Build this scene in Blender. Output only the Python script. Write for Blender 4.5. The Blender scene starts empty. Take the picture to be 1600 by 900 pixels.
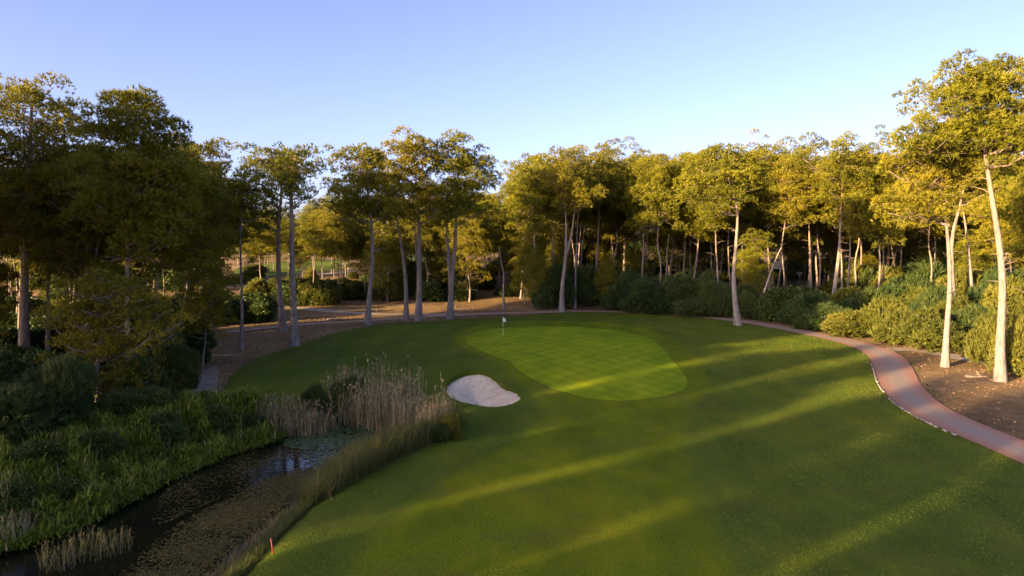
import bpy, math, random
import numpy as np
from mathutils import Vector, geometry as mgeo

# ---------------------------------------------------------------- camera, light
S = bpy.context.scene
C = S.collection
R = math.radians
CAM_H, FOC, PITCH = 12.0, 1081.0, math.atan(75.0 / 1081.0)
cd = bpy.data.cameras.new("camera"); cam = bpy.data.objects.new("camera", cd); C.objects.link(cam)
cam.location = (0, 0, CAM_H); cam.rotation_euler = (math.pi / 2 - PITCH, 0, 0)
cd.sensor_width = 36.0; cd.lens = 36.0 * FOC / 1600.0; cd.clip_start = 0.5; cd.clip_end = 4000
S.camera = cam

SUN_EL = R(9.5)
SUN_TO = Vector((-0.80, -0.60, 0)).normalized()            # direction towards the sun on the map
AZ = math.atan2(SUN_TO.x, SUN_TO.y)
w = bpy.data.worlds.new("World"); S.world = w; w.use_nodes = True
nt = w.node_tree; bg = nt.nodes['Background']
sky = nt.nodes.new('ShaderNodeTexSky'); sky.sky_type = 'NISHITA'; sky.sun_disc = False
sky.sun_elevation = SUN_EL; sky.sun_rotation = AZ % (2 * math.pi)
sky.air_density = 0.5; sky.dust_density = 2.2; sky.ozone_density = 0.2
wb = nt.nodes.new('ShaderNodeMix'); wb.data_type = 'RGBA'; wb.blend_type = 'MULTIPLY'; wb.inputs[0].default_value = 1.0
wb.inputs[7].default_value = (1.0, 0.93, 1.18, 1)             # white balance of the whole sky
nt.links.new(sky.outputs[0], wb.inputs[6]); nt.links.new(wb.outputs[2], bg.inputs[0]); bg.inputs[1].default_value = 0.084
sl = bpy.data.lights.new("sun", 'SUN'); sl.energy = 5.0; sl.angle = R(0.5); sl.color = (1.0, 0.68, 0.33)
sun = bpy.data.objects.new("sun", sl); C.objects.link(sun)
sd = Vector((SUN_TO.x * math.cos(SUN_EL), SUN_TO.y * math.cos(SUN_EL), math.sin(SUN_EL)))
sun.rotation_euler = sd.to_track_quat('Z', 'Y').to_euler()
S.view_settings.view_transform = 'Standard'; S.view_settings.look = 'None'
S.view_settings.exposure = 2.3; S.view_settings.gamma = 1.0
S.cycles.max_bounces = 6; S.cycles.diffuse_bounces = 3; S.cycles.glossy_bounces = 3
S.cycles.transmission_bounces = 3; S.cycles.transparent_max_bounces = 8
S.cycles.use_denoising = True
S.cycles.caustics_reflective = False; S.cycles.caustics_refractive = False; S.cycles.sample_clamp_indirect = 4.0

SEEDROW = 5
rng = np.random.default_rng(7)
rnd = random.Random(11)

# ---------------------------------------------------------------- helpers
def tag(o, label=None, cat=None, group=None, kind=None):
    if label: o['label'] = label
    if cat: o['category'] = cat
    if group: o['group'] = group
    if kind: o['kind'] = kind
    return o

class MB:
    """collects triangles, one tint value and one material slot per vertex / triangle"""
    def __init__(s): s.v = []; s.t = []; s.c = []; s.m = []; s.n = 0
    def add(s, v, t, c=None, m=0):
        v = np.asarray(v, dtype=np.float32).reshape(-1, 3); t = np.asarray(t, dtype=np.int64).reshape(-1, 3)
        s.v.append(v); s.t.append(t + s.n)
        s.c.append(np.full(len(v), 0.5, np.float32) if c is None else np.broadcast_to(np.asarray(c, np.float32), (len(v),)))
        s.m.append(np.full(len(t), m, np.int32)); s.n += len(v)
    def tube(s, pts, rad, sides=6, c=0.5, m=0, cap=True):
        pts = np.asarray(pts, float); n = len(pts); rad = np.broadcast_to(np.asarray(rad, float), (n,))
        d = np.gradient(pts, axis=0); d /= np.linalg.norm(d, axis=1)[:, None] + 1e-9
        ref = np.array([0.31, 0.95, 0.07]) if abs(d[0][2]) > .7 else np.array([0.05, 0.1, 1.0])
        u = np.cross(d, ref); u /= np.linalg.norm(u, axis=1)[:, None] + 1e-9
        w_ = np.cross(d, u)
        a = np.arange(sides) * 2 * np.pi / sides
        ring = pts[:, None, :] + rad[:, None, None] * (np.cos(a)[None, :, None] * u[:, None, :] + np.sin(a)[None, :, None] * w_[:, None, :])
        v = ring.reshape(-1, 3); t = []
        for i in range(n - 1):
            for k in range(sides):
                p, q = i * sides + k, i * sides + (k + 1) % sides
                t += [(p, q, q + sides), (p, q + sides, p + sides)]
        if cap:
            v = np.vstack([v, pts[-1] + d[-1] * rad[-1] * .5]); e = len(v) - 1; b = (n - 1) * sides
            t += [(b + k, b + (k + 1) % sides, e) for k in range(sides)]
        s.add(v, t, c, m)
    def box(s, lo, hi, c=0.5, m=0):
        x0, y0, z0 = lo; x1, y1, z1 = hi
        v = [(x, y, z) for z in (z0, z1) for y in (y0, y1) for x in (x0, x1)]
        q = [(0, 2, 3, 1), (4, 5, 7, 6), (0, 1, 5, 4), (2, 6, 7, 3), (0, 4, 6, 2), (1, 3, 7, 5)]
        t = []
        for a, b, c_, d in q: t += [(a, b, c_), (a, c_, d)]
        s.add(v, t, c, m)
    def mesh(s, name, mats, smooth=False):
        me = bpy.data.meshes.new(name)
        v = np.vstack(s.v).astype(np.float32); t = np.vstack(s.t).astype(np.int32)
        me.vertices.add(len(v)); me.vertices.foreach_set('co', v.ravel())
        me.loops.add(len(t) * 3); me.loops.foreach_set('vertex_index', t.ravel())
        me.polygons.add(len(t)); me.polygons.foreach_set('loop_start', np.arange(0, len(t) * 3, 3, dtype=np.int32))
        me.polygons.foreach_set('material_index', np.concatenate(s.m))
        if smooth: me.polygons.foreach_set('use_smooth', np.ones(len(t), bool))
        at_ = me.attributes.new('tint', 'FLOAT', 'POINT'); at_.data.foreach_set('value', np.concatenate(s.c).astype(np.float32))
        for mm in (mats if isinstance(mats, (list, tuple)) else [mats]): me.materials.append(mm)
        me.update(); me.validate()
        return me

def link(name, me, parent=None, loc=(0, 0, 0)):
    o = bpy.data.objects.new(name, me); C.objects.link(o); o.location = loc
    if parent is not None: o.parent = parent
    return o
def empty(name, loc=(0, 0, 0), rz=0.0):
    o = bpy.data.objects.new(name, None); C.objects.link(o); o.location = loc; o.rotation_euler = (0, 0, rz); o.empty_display_size = .5
    return o
def copy_tree(o, loc, rz, sc, kids):
    c = o.copy(); C.objects.link(c); c.location = loc; c.rotation_euler = (0, 0, rz); c.scale = (sc[0], sc[0], sc[1])
    for ch in kids:
        k = ch.copy(); C.objects.link(k); k.parent = c
    return c
def ss(a, b, x):
    t = np.clip((np.asarray(x, float) - a) / (b - a), 0, 1); return t * t * (3 - 2 * t)
def unit(v): return v / (np.linalg.norm(v, axis=-1, keepdims=True) + 1e-9)

# ---------------------------------------------------------------- pixel -> ray
def ray(px, py):
    cx, cy = (px - 800) / FOC, -(py - 450) / FOC
    f = np.array([0, math.cos(PITCH), -math.sin(PITCH)]); u = np.array([0, math.sin(PITCH), math.cos(PITCH)])
    return np.array([1.0, 0, 0]) * cx + u * cy + f
def at_z(px, py, z):
    d = ray(px, py); t = (z - CAM_H) / d[2]; return np.array([0, 0, CAM_H]) + d * t
def at_y(px, py, y):
    d = ray(px, py); return np.array([0, 0, CAM_H]) + d * (y / d[1])

# ---------------------------------------------------------------- terrain
def sdf(poly, x, y):
    """signed distance to polygon, negative inside"""
    x = np.asarray(x, float); y = np.asarray(y, float); P = np.asarray(poly, float)
    best = np.full(x.shape, 1e18); ins = np.zeros(x.shape, bool)
    for i in range(len(P)):
        ax, ay = P[i]; bx, by = P[(i + 1) % len(P)]
        ex, ey = bx - ax, by - ay
        t = np.clip(((x - ax) * ex + (y - ay) * ey) / (ex * ex + ey * ey + 1e-12), 0, 1)
        best = np.minimum(best, (x - ax - ex * t) ** 2 + (y - ay - ey * t) ** 2)
        if abs(ey) > 1e-12:
            cr = ((ay > y) != (by > y)) & (x < ex * (y - ay) / ey + ax)
            ins ^= cr
    return np.where(ins, -1, 1) * np.sqrt(best)
def smooth_closed(P, n=4):
    P = np.asarray(P, float)
    for _ in range(n):
        Q = np.roll(P, -1, axis=0); P = np.stack([P * .75 + Q * .25, P * .25 + Q * .75], 1).reshape(-1, P.shape[1])
    return P
def smooth_open(P, n=3):
    P = np.asarray(P, float)
    for _ in range(n):
        a, b = P[:-1], P[1:]; M = np.stack([a * .75 + b * .25, a * .25 + b * .75], 1).reshape(-1, P.shape[1])
        P = np.vstack([P[:1], M[1:-1], P[-1:]])
    return P
WATER = -1.5
pond_px = [(-300, 1100), (250, 990), (335, 900), (400, 838), (462, 795), (500, 750), (560, 722), (640, 700), (668, 676), (610, 650), (520, 652),
           (450, 676), (380, 690), (300, 716), (215, 757), (130, 803), (0, 838), (-200, 890), (-420, 960)]
POND = smooth_closed([at_z(a, b, WATER)[:2] for a, b in pond_px], 2)
def h0(x, y):
    x = np.asarray(x, float); y = np.asarray(y, float)
    gx = np.where(x < 4, np.exp(-((x - 4) / 26) ** 2), np.exp(-((x - 4) / 30) ** 2))
    z = 1.35 * ss(46, 76, y) * gx * (1 - .7 * ss(86, 106, y))
    z = z + .75 * np.exp(-((x + 17) / 9) ** 2 - ((y - 84) / 8) ** 2)
    z = z + .55 * np.exp(-((x + 2.6) / 5) ** 2 - ((y - 61) / 3.6) ** 2)
    z = z + .35 * ss(18, 50, x) + .12 * np.sin(x * .13 + 1) * np.sin(y * .11)
    z = z + 3.0 * ss(122, 190, y) + 3.6 * ss(195, 300, y) + 1.9 * np.exp(-((x + 9) / 20) ** 2 - ((y - 165) / 14) ** 2)
    z = z - .35 * ss(-18, -34, x) * (1 - ss(60, 90, y))
    z = z + .1 * np.sin(x * .37 + y * .21) * ss(104, 118, y)
    return z
def hgt(x, y):
    z = h0(x, y); d = sdf(POND, x, y)
    return -2.3 + (z + 2.3) * ss(-1.6, 3.6, d)
_T = np.concatenate([np.arange(14, 140, .1), np.arange(140, 700, .7)])
def at(px, py):
    d = ray(px, py); d = d / d[1]; P = np.array([0, 0, CAM_H]) + _T[:, None] * d
    k = np.nonzero(P[:, 2] <= hgt(P[:, 0], P[:, 1]))[0]
    p = P[k[0]] if len(k) else P[-1]
    return p
def G(x, y): return float(hgt(np.array([x]), np.array([y]))[0])

# ---------------------------------------------------------------- materials
def mat(name):
    m = bpy.data.materials.new(name); m.use_nodes = True; n = m.node_tree.nodes; n.clear()
    out = n.new('ShaderNodeOutputMaterial'); b = n.new('ShaderNodeBsdfPrincipled')
    m.node_tree.links.new(b.outputs[0], out.inputs[0])
    return m, m.node_tree, b, out
def N(t, kind, **kw):
    n = t.nodes.new(kind)
    for k, v in kw.items():
        if k.startswith('i_'): n.inputs[int(k[2:]) if k[2:].isdigit() else k[2:].replace('_', ' ')].default_value = v
        else: setattr(n, k, v)
    return n
def L(t, a, b): t.links.new(a, b)
def noise(t, vec, scale, detail=4, rough=.55):
    n = N(t, 'ShaderNodeTexNoise'); n.inputs['Scale'].default_value = scale; n.inputs['Detail'].default_value = detail
    n.inputs['Roughness'].default_value = rough; L(t, vec, n.inputs['Vector']); return n.outputs['Fac']
def ramp(t, fac, stops):
    n = N(t, 'ShaderNodeValToRGB'); e = n.color_ramp.elements
    while len(e) < len(stops): e.new(.5)
    for i, (p, c) in enumerate(stops): e[i].position = p; e[i].color = (*c, 1) if len(c) == 3 else c
    L(t, fac, n.inputs[0]); return n.outputs[0]
def mixc(t, fac, a, b, mode='MIX'):
    n = N(t, 'ShaderNodeMix', data_type='RGBA', blend_type=mode)
    for sock, val in ((n.inputs[0], fac), (n.inputs[6], a), (n.inputs[7], b)):
        if hasattr(val, 'is_linked'): L(t, val, sock)
        else: sock.default_value = val if isinstance(val, (int, float)) else (*val, 1)
    return n.outputs[2]
def math_(t, op, a, b=None):
    n = N(t, 'ShaderNodeMath', operation=op)
    for i, val in enumerate((a, b)):
        if val is None: continue
        if hasattr(val, 'is_linked'): L(t, val, n.inputs[i])
        else: n.inputs[i].default_value = val
    return n.outputs[0]
def bump(t, bsdf, fac, strength=.3, dist=.05):
    n = N(t, 'ShaderNodeBump'); n.inputs['Strength'].default_value = strength; n.inputs['Distance'].default_value = dist
    L(t, fac, n.inputs['Height']); L(t, n.outputs[0], bsdf.inputs['Normal'])
def pos(t): return N(t, 'ShaderNodeNewGeometry').outputs['Position']
def attr(t, name='tint'): return N(t, 'ShaderNodeAttribute', attribute_name=name).outputs['Fac']
def scaled(t, vec, sc, rot=0):
    n = N(t, 'ShaderNodeMapping'); n.inputs['Scale'].default_value = sc; n.inputs['Rotation'].default_value = (0, 0, rot); L(t, vec, n.inputs['Vector']); return n.outputs[0]

def leaf_mat(name, stops, transl=.3, rough=.6, objvar=.25, spec=.25):
    m, t, b, out = mat(name)
    a = attr(t); col = ramp(t, a, stops)
    oi = N(t, 'ShaderNodeObjectInfo').outputs['Random']
    f = math_(t, 'MULTIPLY_ADD', oi, objvar); t.nodes[-1].inputs[2].default_value = 1 - objvar / 2
    hs = N(t, 'ShaderNodeHueSaturation'); L(t, col, hs.inputs['Color']); L(t, f, hs.inputs['Value'])
    hue = math_(t, 'MULTIPLY_ADD', oi, -.03); t.nodes[-1].inputs[2].default_value = .515; L(t, hue, hs.inputs['Hue'])
    L(t, hs.outputs[0], b.inputs['Base Color']); b.inputs['Roughness'].default_value = rough
    b.inputs['Specular IOR Level'].default_value = spec
    tr = N(t, 'ShaderNodeBsdfTranslucent'); L(t, hs.outputs[0], tr.inputs[0])
    mx = N(t, 'ShaderNodeMixShader'); mx.inputs[0].default_value = transl
    L(t, b.outputs[0], mx.inputs[1]); L(t, tr.outputs[0], mx.inputs[2]); L(t, mx.outputs[0], out.inputs[0])
    return m
M = {}
M['needles'] = leaf_mat('pine_needles', [(0, (.05, .062, .007)), (.5, (.168, .166, .010)), (1, (.29, .258, .016))], .3, .6)
M['feather'] = leaf_mat('feathery_foliage', [(0, (.024, .046, .014)), (.5, (.062, .098, .025)), (1, (.135, .155, .035))], .3, .6)
M['golden'] = leaf_mat('yellow_green_foliage', [(0, (.045, .06, .012)), (.5, (.13, .14, .022)), (1, (.25, .22, .035))], .35, .6)
M['broad'] = leaf_mat('broad_leaves', [(0, (.02, .038, .008)), (.5, (.05, .085, .016)), (1, (.11, .135, .03))], .3, .45)
M['bankleaf'] = leaf_mat('waterside_leaves', [(0, (.04, .07, .008)), (.5, (.165, .215, .016)), (.85, (.27, .30, .028)), (1, (.34, .27, .11))], .3, .5)
M['reed'] = leaf_mat('dry_reed', [(0, (.07, .095, .025)), (.35, (.17, .15, .068)), (.7, (.30, .25, .135)), (1, (.47, .40, .23))], .25, .7)
M['longgrass'] = leaf_mat('long_grass', [(0, (.03, .055, .010)), (.5, (.09, .11, .02)), (.8, (.17, .14, .05)), (1, (.32, .24, .12))], .3, .6)
M['lily'] = leaf_mat('lily_pad', [(0, (.03, .06, .015)), (1, (.09, .14, .05))], .1, .3, spec=.5)
M['weed'] = leaf_mat('pond_weed', [(0, (.014, .018, .006)), (.5, (.08, .07, .018)), (1, (.21, .16, .04))], .1, .7, spec=.1)

M['turf'] = leaf_mat('rough_turf', [(0, (.085, .125, .02)), (.5, (.125, .18, .016)), (1, (.20, .21, .03))], .3, .6, objvar=0)
M['litter'] = leaf_mat('pine_litter', [(0, (.06, .035, .018)), (.5, (.18, .10, .05)), (1, (.32, .22, .12))], .1, .9, objvar=0)
def bark_mat(name, low, mid, high, seed=0):
    m, t, b, out = mat(name)
    tc = N(t, 'ShaderNodeTexCoord').outputs['Object']
    n1 = noise(t, scaled(t, tc, (6, 6, 1.4)), 1.0, 5, .65)
    n2 = noise(t, scaled(t, tc, (1, 1, .35)), .9, 3)
    sep = N(t, 'ShaderNodeSeparateXYZ'); L(t, tc, sep.inputs[0])
    hf = math_(t, 'MULTIPLY', sep.outputs[2], 1 / 22.0)
    base = ramp(t, hf, [(0, low), (.35, mid), (.9, high)])
    dark = ramp(t, n1, [(.36, (.36, .34, .33)), (.5, (.88, .88, .88)), (.64, (1.2, 1.18, 1.16))])
    col = mixc(t, 1.0, base, dark, 'MULTIPLY')
    col = mixc(t, math_(t, 'MULTIPLY', n2, .5), col, (.20, .19, .19))
    L(t, col, b.inputs['Base Color']); b.inputs['Roughness'].default_value = .9; b.inputs['Specular IOR Level'].default_value = .15
    bump(t, b, n1, .8, .06)
    return m
M['bark'] = bark_mat('pine_bark', (.20, .17, .155), (.25, .19, .155), (.30, .18, .11))
M['bark_pale'] = bark_mat('pale_pine_bark', (.22, .20, .185), (.26, .21, .17), (.27, .175, .115))
M['deadwood'] = bark_mat('dead_wood', (.36, .29, .22), (.40, .33, .25), (.42, .34, .26))

def lawn_mat(name, stops, mow=False, fine=14., bump_s=.5):
    m, t, b, out = mat(name); p = pos(t)
    big = noise(t, p, .05, 4, .6); med = noise(t, scaled(t, p, (1, .55, 1), .6), .45, 5, .65); fi = noise(t, p, fine, 3, .7)
    a = attr(t)
    col = ramp(t, a, stops)
    k = math_(t, 'ADD', math_(t, 'MULTIPLY', big, .7), math_(t, 'MULTIPLY', med, .6))
    col = mixc(t, 1.0, col, ramp(t, k, [(.48, (.66, .76, .8)), (.65, (1., 1., 1.)), (.80, (1.42, 1.2, .95))]), 'MULTIPLY')
    col = mixc(t, .45, col, ramp(t, fi, [(.3, (.62, .66, .6)), (.5, (1, 1, 1)), (.72, (1.42, 1.36, 1.3))]), 'MULTIPLY')
    # sparse straw coloured wear
    wear = ramp(t, noise(t, scaled(t, p, (.8, 1.3, 1)), .22, 6, .7), [(.52, (0, 0, 0)), (.72, (1, 1, 1))])
    wf = math_(t, 'MULTIPLY', N(t, 'ShaderNodeSeparateColor').outputs[0], .0) if False else None
    s_ = N(t, 'ShaderNodeSeparateColor'); L(t, wear, s_.inputs[0])
    col = mixc(t, math_(t, 'MULTIPLY', s_.outputs[0], .12 if mow else .5), col, (.13, .11, .035))
    # mowing bands: alternating lean of the blades
    def band(rot, width):
        sx = N(t, 'ShaderNodeSeparateXYZ'); L(t, scaled(t, p, (1, 1, 1), rot), sx.inputs[0])
        wv = math_(t, 'SINE', math_(t, 'MULTIPLY', sx.outputs[0], 2 * math.pi / width))
        return ramp(t, math_(t, 'MULTIPLY_ADD', wv, .5) if False else math_(t, 'ADD', math_(t, 'MULTIPLY', wv, .5), .5), [(.3, (.94, .95, .93)), (.7, (1.06, 1.05, 1.06))])
    if mow:
        col = mixc(t, .8, col, band(.75, 1.6), 'MULTIPLY'); col = mixc(t, .8, col, band(-.75, 1.6), 'MULTIPLY')
    else:
        col = mixc(t, .8, col, band(.12, 5.0), 'MULTIPLY'); col = mixc(t, .5, col, band(.95, 6.0), 'MULTIPLY')
    L(t, col, b.inputs['Base Color']); b.inputs['Roughness'].default_value = .8; b.inputs['Specular IOR Level'].default_value = .04
    bump(t, b, math_(t, 'ADD', math_(t, 'MULTIPLY', fi, .7), math_(t, 'MULTIPLY', med, .6)), bump_s, .4)
    return m
M['lawn'] = lawn_mat('mown_grass', [(0, (.116, .162, .018)), (.5, (.146, .196, .013)), (1, (.168, .216, .010))], False, 9., 1.0)
M['green'] = lawn_mat('putting_green_grass', [(0, (.225, .315, .011)), (1, (.24, .33, .012))], True, 22., .7)
M['fargrass'] = lawn_mat('far_fairway_grass', [(0, (.09, .13, .016)), (1, (.10, .14, .016))], False, 3., .3)

def ground_mat(name, dark, midc, light, scale=1., needle=True):
    m, t, b, out = mat(name); p = pos(t)
    big = noise(t, p, .08 * scale, 5, .6); med = noise(t, p, .9 * scale, 5, .65); fi = noise(t, p, 12 * scale, 3, .7)
    k = math_(t, 'ADD', math_(t, 'MULTIPLY', big, .6), math_(t, 'MULTIPLY', med, .4))
    col = ramp(t, k, [(.36, dark), (.5, midc), (.64, light)])
    col = mixc(t, .8, col, ramp(t, fi, [(.3, (.55, .55, .55)), (.5, (1, 1, 1)), (.7, (1.4, 1.35, 1.3))]), 'MULTIPLY')
    L(t, col, b.inputs['Base Color']); b.inputs['Roughness'].default_value = .95; b.inputs['Specular IOR Level'].default_value = .1
    bump(t, b, math_(t, 'ADD', med, math_(t, 'MULTIPLY', fi, .3)), .6, .12)
    return m
M['dirt'] = ground_mat('pine_litter_ground', (.115, .078, .038), (.20, .132, .060), (.30, .205, .10))
M['track'] = ground_mat('pale_dirt_track', (.24, .20, .155), (.32, .27, .21), (.38, .33, .27))
M['wornsand'] = ground_mat('worn_sandy_patch', (.17, .135, .10), (.27, .225, .175), (.36, .31, .255), 2.)

def sand_mat():
    m, t, b, out = mat('bunker_sand'); p = pos(t)
    med = noise(t, p, 1.2, 5, .6); fi = noise(t, p, 30, 3, .7); a = attr(t)
    col = ramp(t, med, [(.3, (.57, .47, .33)), (.7, (.73, .62, .45))])
    wv = noise(t, scaled(t, p, (5, .8, 1)), 1.2, 4, .7)
    col = mixc(t, .8, col, ramp(t, wv, [(.35, (.88, .86, .84)), (.55, (1.02, 1.02, 1.02))]), 'MULTIPLY')
    L(t, col, b.inputs['Base Color']); b.inputs['Roughness'].default_value = .95; b.inputs['Specular IOR Level'].default_value = .1
    bump(t, b, wv, .35, .08)
    return m
M['sand'] = sand_mat()
def path_mat():
    m, t, b, out = mat('red_concrete_path'); p = pos(t)
    med = noise(t, p, .7, 6, .65); fi = noise(t, p, 18, 3, .7); e = attr(t)   # e: 0 middle .. 1 edge
    k = math_(t, 'ADD', math_(t, 'MULTIPLY', e, .55), math_(t, 'MULTIPLY', med, .55))
    col = ramp(t, k, [(.28, (.24, .195, .16)), (.42, (.27, .20, .155)), (.56, (.29, .18, .13)), (.75, (.30, .145, .092))])
    col = mixc(t, .7, col, ramp(t, fi, [(.3, (.93, .93, .93)), (.6, (1.04, 1.04, 1.04))]), 'MULTIPLY')
    L(t, col, b.inputs['Base Color']); b.inputs['Roughness'].default_value = .85
    bump(t, b, fi, .08, .02)
    return m
M['path'] = path_mat()
def simple(name, c, rough=.6, ns=8., var=.25, metallic=0):
    m, t, b, out = mat(name); tc = N(t, 'ShaderNodeTexCoord').outputs['Object']
    n1 = noise(t, tc, ns, 5, .6)
    col = ramp(t, n1, [(.3, tuple(x * (1 - var) for x in c)), (.7, tuple(min(1, x * (1 + var)) for x in c))])
    L(t, col, b.inputs['Base Color']); b.inputs['Roughness'].default_value = rough; b.inputs['Metallic'].default_value = metallic
    bump(t, b, n1, .2, .01); return m
M['kerb'] = simple('weathered_white_kerb', (.25, .23, .205), .9, 2., .6)
M['white'] = simple('white_cloth', (.78, .78, .76), .7, 6., .06)
M['mark'] = simple('dark_blue_print', (.03, .05, .12), .7, 6., .1)
M['polewhite'] = simple('white_pole_paint', (.75, .75, .72), .4, 6., .06)
M['black'] = simple('black_band', (.02, .02, .02), .4, 6., .1)
M['red'] = simple('red_paint', (.30, .035, .02), .5, 6., .15)
def water_mat():
    m, t, b, out = mat('dark_pond_water'); p = pos(t)
    b.inputs['Base Color'].default_value = (.008, .009, .005, 1); b.inputs['Roughness'].default_value = .04; b.inputs['IOR'].default_value = 1.33
    bump(t, b, noise(t, scaled(t, p, (1, 1.6, 1)), 2.2, 3, .5), .06, .05); return m
M['water'] = water_mat()

# ---------------------------------------------------------------- ground, lawn, green, bunker, paths, water
def W2(pts): return [tuple(at(a, b)[:2]) for a, b in pts]
green_px = [(726, 532), (740, 519), (790, 512), (860, 510), (930, 513), (985, 520), (1020, 531), (1040, 550), (1058, 572), (1074, 592), (1074, 606),
            (1055, 616), (1010, 624), (960, 627), (915, 622), (880, 612), (850, 601), (818, 583), (790, 564), (755, 549), (733, 541)]
GREEN = smooth_closed(W2(green_px), 2)
bunk_px = [(695, 612), (700, 595), (716, 584), (741, 578), (762, 580), (775, 590), (785, 601), (806, 611), (816, 620), (807, 629), (785, 636), (762, 637), (735, 632), (708, 625)]
BUNK = smooth_closed(W2(bunk_px), 3); BUNK = BUNK + np.random.default_rng(3).normal(0, .045, BUNK.shape)
lawn_px = [(318, 950), (386, 884), (440, 832), (482, 793), (550, 757), (630, 715), (684, 692), (708, 676), (716, 662), (700, 644), (655, 634), (600, 640),
           (520, 646), (440, 648), (385, 640), (350, 628), (350, 606), (366, 580), (402, 560), (452, 544), (520, 521), (600, 508), (660, 503), (700, 500), (780, 496), (860, 490)]
path_px = [(-60, 556), (60, 548), (200, 535), (345, 521), (430, 511), (500, 506), (560, 503), (640, 497), (700, 493.5), (780, 490), (860, 487.5), (940, 487), (1010, 488.5), (1100, 494.5), (1200, 509),
           (1290, 526), (1350, 541), (1382, 555), (1396, 575), (1404, 600), (1430, 630), (1480, 658), (1540, 683), (1600, 708), (1700, 752)]
PATH = smooth_open(W2(path_px), 3)
PATH = np.vstack([PATH, [PATH[-1] + (PATH[-1] - PATH[-2]) * 8]])
# the right edge of the lawn follows the middle of the path
k0 = int(np.argmin(np.hypot(*(PATH - np.array(at(860, 487.5)[:2])).T)))
LAWN = np.vstack([smooth_open(W2(lawn_px), 2), PATH[k0 + 2:], [[PATH[-1][0] + 6, -45], [-2, -45], at(330, 960)[:2] + np.array([-1.5, -12])]])
fair_px = [(520, 990), (560, 860), (640, 790), (745, 725), (820, 680), (850, 645), (838, 615), (800, 590), (740, 552), (708, 534), (720, 512), (790, 503), (870, 501), (960, 506), (1030, 518),
           (1075, 545), (1108, 585), (1100, 618), (1072, 650), (1066, 700), (1085, 760), (1115, 830), (1150, 900), (1200, 1000)]
FAIR = smooth_closed(W2(fair_px), 2)

def sheet(name, poly, spacing, lift, material, hole=None, tint=None, zfun=None, skirt=0.0, bstep=None, kind='structure'):
    poly = np.asarray(poly, float)
    def resample(P):
        out = []
        for i in range(len(P)):
            a, b = P[i], P[(i + 1) % len(P)]; n = max(1, int(np.hypot(*(b - a)) / (bstep or spacing)))
            out += [a + (b - a) * k / n for k in range(n)]
        return np.array(out)
    B = resample(poly); loops = [B]
    if hole is not None: loops.append(resample(np.asarray(hole, float)))
    lo, hi = poly.min(0), poly.max(0)
    gx, gy = np.meshgrid(np.arange(lo[0], hi[0], spacing), np.arange(lo[1], hi[1], spacing))
    gx = (gx + .5 * spacing * (np.arange(gx.shape[0]) % 2)[:, None]).ravel(); gy = gy.ravel()
    d = sdf(poly, gx, gy); ok = d < -.35 * spacing
    if hole is not None: ok &= sdf(hole, gx, gy) > .35 * spacing
    I = np.stack([gx[ok], gy[ok]], 1)
    pts = np.vstack(loops + [I]); edges = []; s0 = 0
    for Lp in loops:
        edges += [(s0 + i, s0 + (i + 1) % len(Lp)) for i in range(len(Lp))]; s0 += len(Lp)
    v, e, f, *_ = mgeo.delaunay_2d_cdt([Vector(p) for p in pts], edges, [], 0, 1e-5)
    v = np.array([(p.x, p.y) for p in v]); f = np.array(f, int)
    cc = v[f].mean(1); keep = sdf(poly, cc[:, 0], cc[:, 1]) < 0
    if hole is not None: keep &= sdf(hole, cc[:, 0], cc[:, 1]) > 0
    f = f[keep]
    z = (hgt(v[:, 0], v[:, 1]) if zfun is None else zfun(v[:, 0], v[:, 1])) + lift
    mb = MB(); V = np.column_stack([v, z]); tv = np.zeros(len(v)) if tint is None else tint(v[:, 0], v[:, 1])
    mb.add(V, f, tv)
    if skirt:
        for Lp in loops:
            zt = (hgt(Lp[:, 0], Lp[:, 1]) if zfun is None else zfun(Lp[:, 0], Lp[:, 1])) + lift
            n = len(Lp); a = np.column_stack([Lp, zt]); b = np.column_stack([Lp, zt - skirt]); t = []
            for i in range(n):
                j = (i + 1) % n; t += [(i, j, n + j), (i, n + j, n + i)]
            mb.add(np.vstack([a, b]), t, np.zeros(2 * n))
    o = link(name, mb.mesh(name, material, smooth=True)); tag(o, kind=kind); return o

# base terrain: one sheet out to the horizon
def axis(parts): return np.unique(np.concatenate([np.arange(*p) for p in parts]).round(3))
ax = axis([(-1400, -300, 100), (-300, -100, 10), (-100, -46, 1.5), (-46, 60, .7), (60, 110, 1.5), (110, 300, 10), (300, 1401, 100)])
ay = axis([(-300, -60, 20), (-60, 16, 3), (16, 114, .7), (114, 200, 1.5), (200, 420, 8), (420, 2500, 90)])
X, Y = np.meshgrid(ax, ay); xr, yr = X.ravel(), Y.ravel()
Z = hgt(xr, yr)
dl = sdf(LAWN, xr, yr); db = sdf(BUNK, xr, yr)
Z -= .18 * ss(.2, 1.3, -dl) + 1.6 * ss(-.6, .2, -db) * (db < .6)
nx, ny = len(ax), len(ay); idx = np.arange(nx * ny).reshape(ny, nx)
a, b, c, d = idx[:-1, :-1].ravel(), idx[:-1, 1:].ravel(), idx[1:, 1:].ravel(), idx[1:, :-1].ravel()
mb = MB(); mb.add(np.column_stack([xr, yr, Z]), np.vstack([np.column_stack([a, b, c]), np.column_stack([a, c, d])]))
ground = tag(link('ground', mb.mesh('ground', M['dirt'], True)), kind='structure')

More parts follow.
